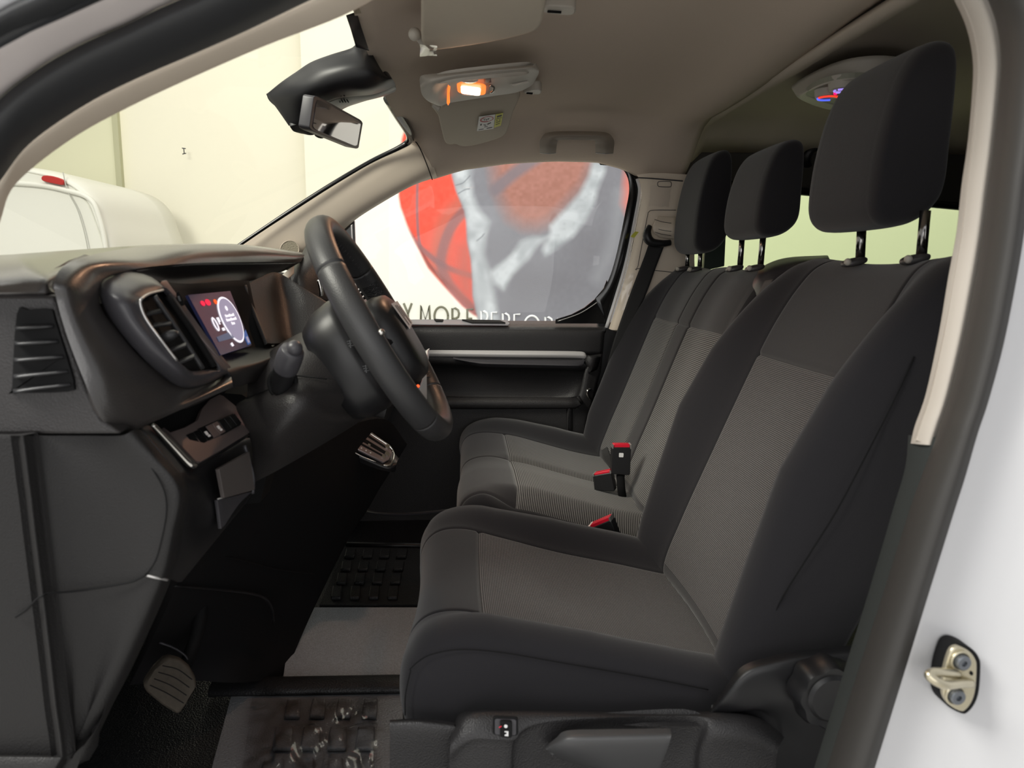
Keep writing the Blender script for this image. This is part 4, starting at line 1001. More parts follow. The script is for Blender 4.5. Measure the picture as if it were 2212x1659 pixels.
# kick panel
kp = thing('kick_panel', 'large dark grained side panel under the dashboard end, left of the footwell', 'panel', W(200, 1300, .04))
KICK = mat('dark grained kick plastic', (36, 35, 35), 0.5, bump=('v', 600, .35), spec=.3)
def krow(y, xe, yr=None, rid=None):
    r0 = rid - 26
    m_ = (rid + xe) / 2
    return [(-250, y, .02), (-60, y, .02), (r0, y, .022), (rid - 9, y, .019), (rid, y, .012), (rid + 12, y, .018), (rid + 34, y, .028), ((m_ + rid) / 2 + 12, y, .036), (m_ + 12, y, .040), (xe - 42, y, .036), (xe - 14, (yr or y) , .044), (xe, (yr or y), .075)]
kr = [krow(941, 303, 928, 48), krow(985, 352, 984, 54), krow(1035, 396, 1034, 60), krow(1080, 408, 1078, 66), krow(1150, 395, 1141, 74), krow(1255, 370, 1250, 87), krow(1420, 297, 1418, 107), krow(1520, 245, 1520, 118), krow(1590, 212, 1588, 128), krow(1640, 188, 1622, 133)]
surf('panel', kr, KICK, kp, t=.015, bevel=.002, n=5, mm=5)
surf('sill_edge', [[(-250, 1632, .01), (0, 1634, .01), (134, 1636, .01)], [(-250, 1700, .0), (0, 1700, .0), (100, 1700, .0)], [(-250, 1850, .0), (0, 1850, .0), (60, 1850, .0)]], KICK, kp, t=.02, n=3, mm=3)
tube('joint_line', [(34, 1333, .018), (58, 1316, .014), (80, 1294, .006), (92, 1287, .004), (108, 1282, .014), (180, 1275, .032), (275, 1259, .034), (300, 1250, .034), (316, 1241, .034)], .0011, BLK, kp)
tube('joint_line', [(275, 946, .050), (320, 1001, .038), (348, 1045, .034), (358, 1075, .034), (359, 1110, .034), (350, 1160, .034), (336, 1210, .034), (316, 1241, .036)], .0007, BLK, kp)
tube('bright_joint', [(316, 1243, .036), (338, 1248, .036), (362, 1253, .046)], .0014, SIL, kp)
# console stack (dark)
cs = thing('centre_console', 'matt black lower centre console beneath the steering column', 'console', W(600, 1300, .6))
surf('console_body', [[(430, 1100, .42), (540, 1000, .50), (640, 960, .62), (720, 930, .78), (830, 905, .98), (880, 960, 1.05)],
                      [(430, 1160, .40), (520, 1120, .50), (640, 1090, .66), (740, 1080, .84), (800, 1075, .98), (830, 1040, 1.04)],
                      [(380, 1270, .34), (500, 1255, .52), (600, 1240, .68), (680, 1210, .82), (740, 1180, .95), (760, 1150, 1.02)],
                      [(320, 1400, .46), (440, 1380, .50), (540, 1370, .62), (600, 1350, .74), (650, 1345, .84), (685, 1300, .92)],
                      [(280, 1480, .50), (400, 1470, .52), (500, 1475, .56), (570, 1470, .66), (612, 1462, .72), (640, 1400, .80)]], DEEP, cs, t=.02, bevel=.003)
tube('joint_line', [(455, 1198, .44), (520, 1210, .52), (600, 1230, .66), (680, 1240, .80)], .0012, BLK, cs)
surf('glove_pocket_edge', [[(380, 1265, .325), (470, 1272, .46), (540, 1280, .57), (575, 1292, .62), (590, 1315, .65), (592, 1345, .67)], [(380, 1268, .325), (470, 1276, .46), (538, 1285, .57), (570, 1297, .62), (585, 1318, .65), (587, 1345, .67)]], PLS, cs, t=.003, n=4, mm=2, bevel=0)
# gear selector
gs = thing('gear_selector', 'satin gear selector plate with two slots and an orange lamp', 'gear selector', W(790, 970, .92))
surf('housing', [[(708, 950, .93), (735, 930, .96), (770, 918, .98), (820, 945, .97), (862, 990, .96)],
                 [(716, 958, .90), (745, 964, .90), (790, 984, .90), (836, 1004, .90), (857, 1000, .91)],
                 [(730, 974, .90), (760, 990, .90), (800, 1008, .90), (836, 1018, .90), (853, 1020, .91)]], PLS, gs, t=.02, bevel=.003)
gq = Quad((769, 916, .945), (848, 972, .945), (832, 1008, .885), (742, 964, .885))
gp_ = gq.poly('plate', [(0, 0), (.80, .05), (1.0, .28), (1.0, .72), (.92, .98), (.05, .98), (0, .92)], mat('satin lamp tinted plate', (158, 146, 146), .32, metal=.6), gs, .004, .006, r=.0015)  # pinkish cast of the orange roof lamp is put into the plate colour
for (v0, v1, u0, u1) in ((.22, .32, .08, .82), (.44, .60, .04, .86), (.68, .76, .06, .84)):
    gq.poly('slot', rrect(u0, v0, u1, v1, .03), BLK, gp_, .0102, .0006)
for (u, v, a, b) in ((.84, .20, .045, .09), (.90, .52, .05, .10), (.86, .74, .04, .08), (.46, .60, .03, .05)):
    gq.poly('slot_end', rrect(u - a, v - b, u + a, v + b, .02), CHR, gp_, .011, .001)
gq.poly('orange_lamp', circ(.13, .80, .035, .06, 14), emis('amber lamp', (255, 140, 20), 3.0), gp_, .011, .0012)
for u in (.22, .33, .44, .55): gq.poly('position_mark', rrect(u, .84, u + .03, .90, .008), WLAB, gp_, .0104, .0003)
tube('chrome_edge', [(769, 917, .935), (805, 940, .935), (840, 963, .935), (850, 978, .93), (848, 995, .90), (840, 1006, .88), (828, 1005, .875)], .0022, CHR, gs)
tube('chrome_edge', [(746, 966, .878), (780, 985, .878), (812, 998, .878)], .0012, SIL, gs)
surf('paddle', [[(768, 914, .93), (756, 925, .91), (742, 946, .885), (736, 955, .88)], [(772, 920, .93), (760, 932, .91), (748, 952, .885), (740, 960, .88)]], mat('lamp tinted metal', (196, 170, 166), .3, metal=.7), gs, t=.006, n=4, mm=2)  # roof lamp glow painted into the metal colour
surf('paddle_back', [[(724, 945, .90), (735, 932, .91), (756, 922, .92)], [(738, 954, .89), (746, 944, .90), (758, 930, .91)]], mat('lamp tinted metal side', (170, 140, 134), .35, metal=.6), gs, t=.004, n=4, mm=2)  # same painted glow, darker copy for the back
# centre air vent and screen back seen through the wheel
cv = db
surf('display_housing', [[(636, 575, .90), (652, 548, .93), (668, 520, .95), (700, 505, .97), (740, 530, .97)],
                 [(628, 600, .86), (650, 585, .86), (680, 570, .88), (710, 570, .9), (760, 590, .92)],
                 [(640, 640, .84), (660, 640, .84), (690, 645, .86), (720, 650, .88), (760, 650, .9)]], PLD, cv, t=.02, bevel=.004)
surf('display_side', [[(608, 594, .84), (624, 581, .85), (636, 573, .86)], [(622, 600, .83), (629, 596, .84), (636, 590, .85)]], CONS, cv, t=.004, n=3, mm=2)
tube('silver_strip', [(688, 604, .80), (693, 625, .80), (694, 640, .80)], .0035, CHR, cv)
ca = thing('centre_air_vent', 'silver framed dash air vent with white slats seen through the wheel', 'air vent', W(778, 620, 1.1))
surf('frame', [[(752, 575, 1.10), (768, 590, 1.10), (786, 612, 1.10), (801, 642, 1.10), (806, 652, 1.10)], [(740, 590, 1.09), (756, 612, 1.09), (768, 634, 1.09), (778, 650, 1.09), (784, 658, 1.09)]], mat('white satin frame', (222, 214, 216), .3, metal=.2), ca, t=.01, n=4, mm=3)
plate('vent_mouth', [(762, 606, 1.080), (774, 604, 1.080), (786, 622, 1.080), (790, 646, 1.080), (780, 650, 1.080), (768, 628, 1.080)], GLOSS, ca, d=(0, .006, 0), r=.001)
for (x0, y0, x1, y1) in ((767, 612, 770, 622), (772, 628, 779, 621), (776, 634, 784, 628), (782, 644, 787, 638)):
    tube('slat', [(x0, y0, 1.074), (x1, y1, 1.074)], .0018, WLAB, ca, smooth=False)
# firewall and footwell
o = link('wall_front', prism_mesh([(-0.76, .0, -.06), (-0.76, 1.68, -.06), (-0.60, 1.68, .70), (-0.60, .0, .70)], (-.03, 0, 0)), DEEP, smooth=False); struct(o, 'black carpeted bulkhead at the front of the footwells')
gd = db
link('glovebox_panel', prism_mesh([(-.42, 1.0, .40), (-.20, 1.0, .42), (-.16, 1.0, .56), (-.22, 1.0, .70), (-.42, 1.0, .74)], (0, .66, 0)), PLS, gd, smooth=False)
link('lower_shelf', prism_mesh([(-.55, .50, .40), (-.34, .50, .42), (-.30, .50, .56), (-.36, .50, .60), (-.55, .50, .62)], (0, .5, 0)), BLK, gd, smooth=False)
link('dash_cowl', prism_mesh([(-.90, .10, .70), (-.45, .10, .70), (-.42, .10, .76), (-.60, .10, .80), (-.90, .10, .80)], (0, 1.55, 0)), BLK, gd, smooth=False)

# ================================================================== FLOOR ITEMS
FZ = -0.005
def floor_surf(name, pts, z, m, t, lab, cat, par=None):
    P = [WZ(x, y, z) for x, y in pts]
    o = link(name, prism_mesh(P, (0, 0, -t)), m, par, smooth=False, loc=None if par else P[0])
    return o
m1 = thing('floor_mat', 'black passenger floor mat with rows of raised tabs in the dark footwell', 'floor mat', WZ(800, 1240, .0))
floor_surf('mat_base', [(748, 1178), (1000, 1178), (1000, 1306), (690, 1306)], .006, MATB, .008, '', '', m1)
tb_ = []
for r_, (ya, yb, xs_) in enumerate(((1191, 1208, (758, 796, 833, 870)), (1218, 1236, (750, 787, 825, 863)), (1244, 1265, (740, 779, 818, 857)), (1272, 1297, (729, 769, 810, 851)))):
    for x in xs_:
        P = [WZ(x - 10, ya, .006), WZ(x + 11, ya, .006), WZ(x + 8, yb, .006), WZ(x - 14, yb, .006)]
        o = link('raised_tab', prism_mesh(P, (0, 0, .010)), MATB, m1, smooth=False)
        b = o.modifiers.new('b', 'BEVEL'); b.width = .003; b.segments = 2
        fix_smooth(o, 60)
tube('mat_rim', [(x, y, 0) for x, y in ((0, 0),)], .001, MATB, m1) if False else None
link('mat_edge', tube_mesh([WZ(748, 1176, .01), WZ(850, 1178, .01), WZ(1000, 1180, .01)], .008, smooth=False), PLS, m1)
m2 = thing('floor_mat', 'grained vinyl floor mat between the two footwells, window glare put into its pale grey', 'floor mat', WZ(740, 1400, .0))
floor_surf('mat_base', [(660, 1312), (1000, 1312), (1000, 1462), (612, 1462), (618, 1420), (640, 1370)], .008, mat('studded vinyl with window glare', (182, 187, 194), 0.4, bump=('v', 330, 1.0), spec=.6, var=.45, vscale=300), .008, '', '', m2)  # pale base colour stands for the glossy reflection of the passenger window
rd = thing('floor_ridge', 'black raised floor bar between the vinyl mat and the driver mat', 'floor bar', WZ(740, 1480, .0))
link('bar', tube_mesh([WZ(460, 1484, .012), WZ(620, 1482, .012), WZ(850, 1478, .012), WZ(1000, 1476, .012)], .028, flat=.45, smooth=False, n=16), MATB, rd)
m3 = thing('floor_mat', 'driver floor mat with raised tabs under crinkled clear film', 'floor mat', WZ(720, 1600, .0))
floor_surf('mat_base', [(500, 1502), (870, 1498), (870, 1760), (430, 1760)], .006, MATG, .008, '', '', m3)
for (ya, yb, xs_, w) in ((1516, 1556, (634, 688, 744, 800), 17), (1577, 1626, (613, 673, 730, 790), 21), (1645, 1700, (590, 655, 718, 780), 24)):
    for x in xs_:
        P = [WZ(x - w + 4, ya, .006), WZ(x + w, ya, .006), WZ(x + w - 3, yb, .006), WZ(x - w - 3, yb, .006)]
        o = link('raised_tab', prism_mesh(P, (0, 0, .009)), MATG, m3, smooth=False)
        b = o.modifiers.new('b', 'BEVEL'); b.width = .004; b.segments = 3
        fix_smooth(o, 60)
rs = np.random.RandomState(11)
fg = []
for j in range(46):
    row = []
    for i in range(60):
        x = 545 + (815 - 545) * i / 59 - (j / 45) * 30 * (1 - i / 59); y = 1508 + (1720 - 1508) * j / 45
        p = WZ(x, y, .020); row.append(p)
    fg.append(row)
fg = np.array(fg)
def noise2(shape, s, seed):
    r = np.random.RandomState(seed).rand(shape[0] // s + 3, shape[1] // s + 3)
    yy, xx = np.mgrid[0:shape[0], 0:shape[1]] / s
    y0, x0 = yy.astype(int), xx.astype(int); fy, fx = yy - y0, xx - x0
    fx = fx * fx * (3 - 2 * fx); fy = fy * fy * (3 - 2 * fy)
    return (r[y0, x0] * (1 - fx) + r[y0, x0 + 1] * fx) * (1 - fy) + (r[y0 + 1, x0] * (1 - fx) + r[y0 + 1, x0 + 1] * fx) * fy
nn = noise2((46, 60), 9, 1) * .012 + np.abs(noise2((46, 60), 5, 2) - .5) * .012
fg[:, :, 2] += nn - .004
fm = link('protective_film', grid_mesh(fg), FILM, loc=fg.mean((0, 1))); tag(fm, 'crinkled clear film lying on the driver floor mat', 'film')
# pedals
pd = thing('brake_pedal', 'dusty brown ribbed brake pedal in the dark driver footwell', 'pedal', W(370, 1480, .36))
pad_ = plate('pedal_pad', [(352, 1426, .37), (366, 1421, .37), (390, 1428, .37), (410, 1444, .37), (423, 1468, .37), (424, 1486, .365), (406, 1515, .36), (392, 1538, .36), (384, 1545, .36), (350, 1524, .36), (318, 1497, .36), (309, 1482, .36), (318, 1466, .365), (336, 1444, .37)], PED, pd, d=(-.008, .016, 0), r=.004)
for k in range(4):
    t = (k + .8) / 4.6
    tube('rib', [(351 - 9 * k, 1438 + 14 * k, .354), (384 - 8 * k, 1446 + 17 * k, .354), (415 - 6 * k, 1468 + 17 * k, .354)], .0008, BLK, pad_)
tube('pedal_arm', [(400, 1440, .42), (430, 1350, .46), (440, 1250, .50)], .010, BLK, pd)
tube('cable_arc', [(345, 1388, .42), (372, 1398, .42), (398, 1415, .42), (412, 1436, .42)], .0018, PLG, pd)

# ================================================================== PASSENGER DOOR
dr = thing('passenger_door', 'black grained inner passenger door panel with silver strip and storage pocket', 'car door', W(1100, 900, 1.68))
YDR = 1.68
surf('upper_trim', [[(640, 694, 1.74), (890, 692, 1.74), (1100, 693, 1.74), (1250, 693, 1.74), (1310, 694, 1.74)],
                    [(640, 700, 1.69), (890, 701, 1.69), (1100, 702, 1.69), (1250, 702, 1.69), (1310, 703, 1.69)],
                    [(640, 706, 1.665), (890, 708, 1.665), (1100, 709, 1.665), (1250, 709, 1.665), (1308, 710, 1.665)],
                    [(640, 720, 1.655), (890, 722, 1.655), (1100, 722, 1.655), (1250, 722, 1.655), (1306, 722, 1.66)],
                    [(640, 765, 1.66), (890, 765, 1.66), (1100, 765, 1.66), (1250, 765, 1.66), (1302, 765, 1.67)]], PLA, dr, t=.02, bevel=0, n=5)
surf('lower_trim', [[(640, 764, 1.66), (860, 764, 1.66), (1000, 764, 1.66), (1262, 768, 1.66), (1276, 768, 1.658), (1302, 764, 1.67)],
                    [(640, 780, 1.665), (860, 782, 1.665), (1000, 786, 1.665), (1255, 795, 1.665), (1270, 790, 1.658), (1298, 800, 1.67)],
                    [(640, 800, 1.71), (860, 800, 1.71), (1000, 800, 1.71), (1246, 808, 1.71), (1264, 800, 1.658), (1290, 830, 1.67)],
                    [(640, 850, 1.73), (860, 852, 1.73), (1000, 852, 1.73), (1224, 855, 1.73), (1256, 838, 1.658), (1282, 870, 1.67)],
                    [(640, 862, 1.70), (860, 866, 1.70), (1000, 868, 1.70), (1222, 868, 1.70), (1248, 864, 1.656), (1276, 890, 1.67)],
                    [(640, 866, 1.65), (860, 868, 1.65), (1000, 870, 1.65), (1225, 870, 1.65), (1243, 872, 1.652), (1272, 905, 1.67)],
                    [(640, 882, 1.655), (860, 882, 1.655), (1000, 883, 1.655), (1215, 884, 1.655), (1238, 886, 1.658), (1268, 925, 1.67)],
                    [(640, 1010, 1.67), (860, 1010, 1.67), (1000, 1010, 1.67), (1215, 1010, 1.67), (1238, 1010, 1.67), (1266, 1010, 1.67)],
                    [(640, 1180, 1.68), (860, 1180, 1.68), (1000, 1180, 1.68), (1215, 1180, 1.68), (1238, 1180, 1.68), (1266, 1180, 1.68)]], PLA, dr, t=.02, bevel=0, n=5, mm=5)
surf('silver_strip', [[(840, 756, 1.655), (930, 756, 1.655), (1080, 757, 1.655), (1200, 758, 1.655), (1250, 759, 1.655), (1262, 761, 1.655), (1266, 765, 1.657)],
                      [(840, 763, 1.648), (930, 763, 1.648), (1080, 765, 1.648), (1200, 766, 1.648), (1250, 767, 1.648), (1262, 768, 1.648), (1267, 770, 1.652)],
                      [(840, 769, 1.655), (930, 770, 1.655), (1080, 772, 1.655), (1200, 773, 1.655), (1250, 774, 1.655), (1262, 775, 1.655), (1264, 775, 1.657)]], mat('pearl grey strip', (196, 194, 194), .3, metal=.1, coat=.3), dr, t=.004, n=4, mm=3)
surf('pull_handle', [[(978, 773, 1.65), (1030, 776, 1.65), (1060, 777, 1.65), (1150, 778, 1.65), (1255, 778, 1.65), (1262, 778, 1.66)],
                     [(978, 775, 1.645), (1030, 784, 1.642), (1060, 786, 1.640), (1150, 788, 1.640), (1250, 790, 1.642), (1256, 786, 1.66)],
                     [(980, 777, 1.66), (1020, 788, 1.66), (1050, 793, 1.66), (1150, 795, 1.66), (1240, 796, 1.66), (1250, 795, 1.66)]], PLG, dr, t=.006, n=4, mm=3)
plate('lock_plate', [(884, 692, 1.715), (1000, 692, 1.715), (1095, 693, 1.715), (1101, 700, 1.675), (1098, 704, 1.667), (884, 702, 1.667)], mat('grey satin lock plate', (120, 118, 124), .35), dr, d=(0, 0, .003), r=.001)
plate('handle_slot', [(998, 693, 1.705), (1080, 695, 1.703), (1092, 700, 1.677), (1020, 700, 1.677)], BLK, dr, d=(0, 0, .005), r=0)
plate('lock_slot', [(938, 692, 1.71), (958, 693, 1.71), (956, 697, 1.69), (942, 697, 1.69)], BLK, dr, d=(0, 0, .005), r=0)
link('outer_skin', box_mesh((0.0, 1.77, .12), (1.30, .02, 1.0)), WHI, dr, smooth=False)
tube('latch_hook', [(1276, 841, 1.66), (1270, 843, 1.655), (1268, 850, 1.655), (1271, 858, 1.655), (1276, 862, 1.66)], .004, CHR, dr)
o = link('wall_right_4', box_mesh((W(1290, 850, 1.69)[0] + .10, 1.70, .28), (.20, .03, .70)), PLS, smooth=False); struct(o, 'black lower trim of the far door pillar')

# ================================================================== CEILING ITEMS
# rear view mirror + camera cover
mc = thing('mirror_cover', 'black sensor cover on the windscreen behind the rear view mirror', 'sensor cover', W(700, 190, .85))
surf('cover', [[(576, 203, .86), (608, 177, .82), (640, 155, .80), (672, 134, .78), (714, 118, .77), (756, 105, .76), (772, 96, .76), (797, 104, .76)],
               [(582, 215, .86), (622, 196, .80), (660, 176, .77), (700, 160, .75), (742, 150, .74), (780, 150, .74), (806, 150, .75), (830, 160, .78)],
               [(596, 232, .86), (640, 218, .80), (676, 200, .77), (712, 192, .76), (752, 190, .76), (790, 192, .77), (820, 185, .78), (848, 172, .80)],
               [(624, 272, .87), (655, 262, .84), (690, 232, .82), (722, 215, .82), (762, 208, .83), (800, 205, .84), (830, 196, .85), (855, 184, .86)]], PLS, mc, t=.02, bevel=.003)
surf('underside', [[(626, 274, .86), (655, 262, .85), (700, 225, .84), (742, 208, .85), (800, 196, .86), (848, 178, .87)],
                   [(634, 284, .88), (660, 276, .88), (712, 240, .89), (760, 222, .90), (810, 211, .90), (856, 190, .90)],
                   [(650, 289, .90), (684, 289, .92), (735, 240, .94), (781, 221, .95), (826, 209, .95), (854, 198, .94)]], mat('black cover underside', (40, 40, 41), .35), mc, t=.008, bevel=.002)
for k in range(5):
    tube('vent_slit', [(712 + 7 * k, 200, .80), (716 + 7 * k, 207, .81)], .0014, BLK, mc, smooth=False)
    tube('vent_slit', [(725 + 6 * k, 215, .865), (729 + 6 * k, 221, .87)], .0012, BLK, mc, smooth=False)
surf('sensor_lens', [[(575, 203, .875), (584, 199, .87), (590, 206, .868)], [(582, 218, .875), (592, 214, .87), (598, 222, .868)], [(600, 234, .875), (603, 231, .87), (603, 236, .868)]], GLOSS, mc, t=.004, n=3, mm=3)
rm = thing('rear_view_mirror', 'rectangular black framed rear view mirror hanging below its cover', 'mirror', W(725, 265, .85))
mq = Quad((681, 207, .72), (782, 262, .93), (772, 321, .93), (670, 279, .72))
fr_ = mq.poly('frame', rrect(-.02, -.03, 1.03, 1.03, .10), PLG, rm, -.022, .022, r=.006, smooth=0)
MIRR = mat('mirror glass', (200, 196, 200), .03, metal=1.0)
mq.poly('mirror_glass', rrect(.03, .05, .97, .95, .09), MIRR, rm, .0006, .0006)
link('stem', tube_mesh([W(690, 240, .87), W(672, 225, .86), W(662, 205, .84)], .012), PLS, rm)
link('dim_lever', ellipsoid(W(690, 293, .86), (np.array([.010, 0, -.002]), np.array([0, .010, 0]), np.array([0, 0, .005])), 12, 8), BLK, rm)
# overhead console
oc = thing('overhead_console', 'beige roof console with lit reading lamp and switches', 'roof console', W(1040, 185, .85))
surf('housing', [[(906, 172, .80), (914, 162, .78), (968, 156, .76), (1054, 147, .76), (1110, 144, .77), (1148, 142, .78), (1162, 147, .80)],
                 [(908, 188, .80), (932, 176, .76), (975, 166, .745), (1055, 156, .745), (1110, 151, .76), (1150, 149, .78), (1164, 153, .81)],
                 [(912, 205, .83), (940, 196, .80), (975, 186, .80), (1055, 176, .80), (1110, 168, .81), (1148, 162, .82), (1163, 160, .84)],
                 [(924, 218, .86), (945, 214, .85), (972, 206, .85), (1055, 196, .85), (1110, 187, .86), (1142, 178, .87), (1158, 170, .88)],
                 [(938, 225, .90), (952, 229, .90), (974, 222, .90), (1055, 209, .90), (1110, 201, .91), (1136, 192, .91), (1152, 182, .92)]], CONS, oc, t=.015, bevel=.002)
LW = emis('warm lamp lens', (255, 222, 190), 6.0); LO = emis('orange glowing lens', (255, 120, 48), 1.6)
lq = Quad((990, 176, .79), (1048, 183, .785), (1045, 203, .83), (992, 196, .83))
lq2 = Quad((985, 172, .780), (1052, 178, .775), (1050, 205, .835), (988, 200, .835))
lq2.poly('lamp_surround', rrect(.02, .05, .98, .95, .2), LO, oc, .001, .002, r=.001)
lq.poly('reading_lamp', rrect(.10, .08, .86, .92, .15), LW, oc, .005, .002, r=.001)
for (x, y, rx_, ry_, Y) in ((1014, 173, 19, 6, .765), (1013, 202, 17, 4, .84)):
    plate('spot_lens', [(x + rx_ * math.cos(a), y + ry_ * math.sin(a), Y) for a in np.linspace(0, 2 * math.pi, 21)[:-1]], mat('clear spot lens', (210, 196, 186), .15), oc, d=(0, .004, 0), r=.0005)
plate('map_lens', [(969, 176, .775), (973, 172, .775), (973, 185, .80), (971, 200, .82), (972, 220, .85), (968, 227, .86), (965, 222, .86), (966, 195, .81)], LO, oc, d=(0, .004, 0), r=0)
plate('switch', [(1045, 168, .765), (1060, 167, .765), (1062, 177, .785), (1046, 178, .785)], HINGE, oc, d=(0, .006, 0), r=.001)
plate('switch', [(1046, 186, .80), (1058, 184, .80), (1058, 203, .83), (1044, 204, .83)], CONS, oc, d=(0, .006, 0), r=.001)
tube('switch_ring', [(1058, 184, .795), (1066, 188, .80), (1066, 195, .81), (1060, 200, .82)], .0025, CHR, oc)
plate('microphone_slot', [(1101, 181, .81), (1139, 172, .80), (1144, 178, .82), (1101, 191, .83)], CONS, oc, d=(0, .004, 0), r=.001)
plate('slot_mouth', [(1106, 181, .807), (1138, 174, .797), (1139, 177, .805), (1108, 185, .815)], HINGE, oc, d=(0, .004, 0), r=0)
ll = bpy.data.lights.new('reading_lamp_light', 'AREA'); ll.energy = 0.8; ll.color = (1, .55, .32); ll.size = .03
lo_ = bpy.data.objects.new('reading_lamp_light', ll); sc.collection.objects.link(lo_)
lp_ = W(1018, 197, .82); lo_.location = (lp_[0], lp_[1], lp_[2] - .012)
lo_.rotation_euler = (Vector((-.05, .55, .3)) - Vector(lo_.location)).to_track_quat('-Z', 'Y').to_euler()
# visors
v1_ = thing('sun_visor', 'near beige sun visor folded against the roof above the driver', 'sun visor', W(1040, 40, .42))
vq = [(909, -80, .20), (910, 20, .40), (911, 92, .58), (919, 104, .62), (940, 111, .63), (1060, 93, .60), (1142, 74, .57), (1162, 64, .55), (1172, 46, .51), (1190, -30, .35), (1200, -80, .25)]
P = [WZ(x, y, 1.155) for x, y, Y in vq]
def visor(name, par, px, z0, tz, m=VIS):
    P = catmull([WZ(x, y, z0) for x, y in px], 4, True)
    zc = P.mean(0); G = []
    for s, dz in ((.90, -.000), (.975, .001), (1.0, .006), (1.0, .012), (.975, .018), (.9, .019)):
        G.append([zc + (p - zc) * np.array([s, s, 1]) + np.array([0, 0, dz]) for p in P])
    v, f = grid_mesh(np.array(G), closed_c=True, face_cam=False); C = len(P)
    f.append(tuple(range(C))); f.append(tuple((len(G) - 1) * C + i for i in range(C))[::-1])
    o = link(name, (v, f), m, par)
    bm = bmesh.new(); bm.from_mesh(o.data); bmesh.ops.recalc_face_normals(bm, faces=bm.faces); bm.to_mesh(o.data); bm.free()
    return o
def hinged(name, par, px, za, zb, m=VIS):
    """visor panel whose height goes from za (top pixels) to zb (bottom pixels)"""
    y0 = min(p[1] for p in px); y1 = max(p[1] for p in px)
    P = [WZ(x, y, za + (zb - za) * (y - y0) / (y1 - y0)) for x, y in px]
    P = catmull(P, 3, True); zc = P.mean(0); G = []
    for s, dz in ((.94, -.000), (.985, .001), (1.0, .005), (1.0, .010), (.985, .014), (.94, .015)):
        G.append([zc + (p - zc) * np.array([s, s, s]) + np.array([0, 0, dz]) for p in P])
    v, f = grid_mesh(np.array(G), closed_c=True, face_cam=False); C = len(P)
    f.append(tuple(range(C))); f.append(tuple((len(G) - 1) * C + i for i in range(C))[::-1])
    o = link(name, (v, f), m, par)
    bm = bmesh.new(); bm.from_mesh(o.data); bmesh.ops.recalc_face_normals(bm, faces=bm.faces); bm.to_mesh(o.data); bm.free()
    return o
hinged('visor_panel', v1_, [(909, -260), (909, -100), (910, 30), (911, 92), (922, 106), (942, 110), (1060, 93), (1142, 74), (1162, 64), (1172, 46), (1184, -20), (1200, -120), (1215, -260)], 1.165, 1.142)
tube('pivot_arm', [(893, 74, .55), (905, 82, .555), (916, 94, .56), (930, 100, .57)], .006, CONS, v1_)
link('pivot_base', ellipsoid(WZ(896, 74, 1.162), (np.array([.010, 0, 0]), np.array([0, .012, 0]), np.array([0, 0, .010]))), CONS, v1_)
G = np.array([[WZ(906 + 9 * i + 3 * rs.rand(), 96 + 8 * j + 3 * rs.rand(), 1.13 + .008 * rs.rand()) for i in range(5)] for j in range(4)])
link('plastic_wrap', grid_mesh(G), FILM, v1_)
v2 = thing('sun_visor', 'far beige sun visor lowered slightly and carrying a warning sticker', 'sun visor', W(1020, 270, 1.3))
hinged('visor_panel', v2, [(938, 226), (946, 250), (954, 285), (961, 308), (972, 313), (984, 312), (994, 316), (1010, 317), (1040, 311), (1076, 300), (1091, 292), (1098, 280), (1108, 245), (1120, 200), (1030, 214)], 1.170, 1.128)
sq = Quad((1034, 253, 1.345), (1069, 247, 1.345), (1066, 277, 1.45), (1030, 282, 1.45))
def onz(x, y, dz=0.0):
    y0, y1 = 200, 317
    return WZ(x, y, 1.170 + (1.128 - 1.170) * (y - y0) / (y1 - y0) - .0015 - dz)
sq.p = [onz(1035, 251), onz(1070, 246), onz(1066, 277), onz(1030, 282)]
nn_ = np.cross(sq.p[1] - sq.p[0], sq.p[3] - sq.p[0]); nn_ /= np.linalg.norm(nn_); sq.n = nn_ if np.dot(nn_, CAM - sq.p[0]) > 0 else -nn_
st_ = sq.poly('warning_sticker', [(0, 0), (1, 0), (1, 1), (0, 1)], WLAB, v2, .001, .0004)
lbred = mat('dark red print', (170, 50, 60), .6)
ringm = []
for i in range(24):
    a0, a1 = 2 * math.pi * i / 24, 2 * math.pi * (i + 1) / 24; wv = .05 + .05 * (math.cos(a0 - 2.6) > .2)
    ringm.append(sq.mesh([(.5 + .42 * math.cos(a0), .24 + .19 * math.sin(a0)), (.5 + .42 * math.cos(a1), .24 + .19 * math.sin(a1)), (.5 + (.42 - wv) * math.cos(a1), .24 + (.19 - wv * .6) * math.sin(a1)), (.5 + (.42 - wv) * math.cos(a0), .24 + (.19 - wv * .6) * math.sin(a0))], .0016, .0002))
rv, rf = merge(*ringm)
o = link('red_oval', (rv, rf), lbred, st_, smooth=False)
bm = bmesh.new(); bm.from_mesh(o.data); bmesh.ops.remove_doubles(bm, verts=bm.verts, dist=.00001); bm.to_mesh(o.data); bm.free()
for q in ([(.3, .18), (.44, .18), (.44, .21), (.3, .21)], [(.36, .2), (.39, .2), (.39, .32), (.36, .32)], [(.47, .22), (.53, .22), (.53, .31), (.47, .31)], [(.56, .2), (.66, .18), (.66, .21), (.58, .30)],
          [(.15, .5), (.24, .5), (.24, .62), (.15, .62)], [(.36, .58), (.52, .64), (.5, .68), (.36, .62)], [(.58, .56), (.80, .48), (.80, .54), (.6, .64)], [(.42, .74), (.62, .72), (.62, .76), (.42, .78)], [(.10, .90), (.40, .88), (.40, .92), (.10, .94)], [(.58, .86), (.92, .84), (.92, .90), (.58, .92)]):
    link('print_mark', sq.mesh(q, .0016, .0002), INK, st_, smooth=False)
yq = Quad((0, 0, 1), (1, 0, 1), (1, 1, 1), (0, 1, 1)); yq.p = [onz(1071, 246), onz(1087, 243), onz(1082, 270), onz(1067, 275)]; yq.n = sq.n
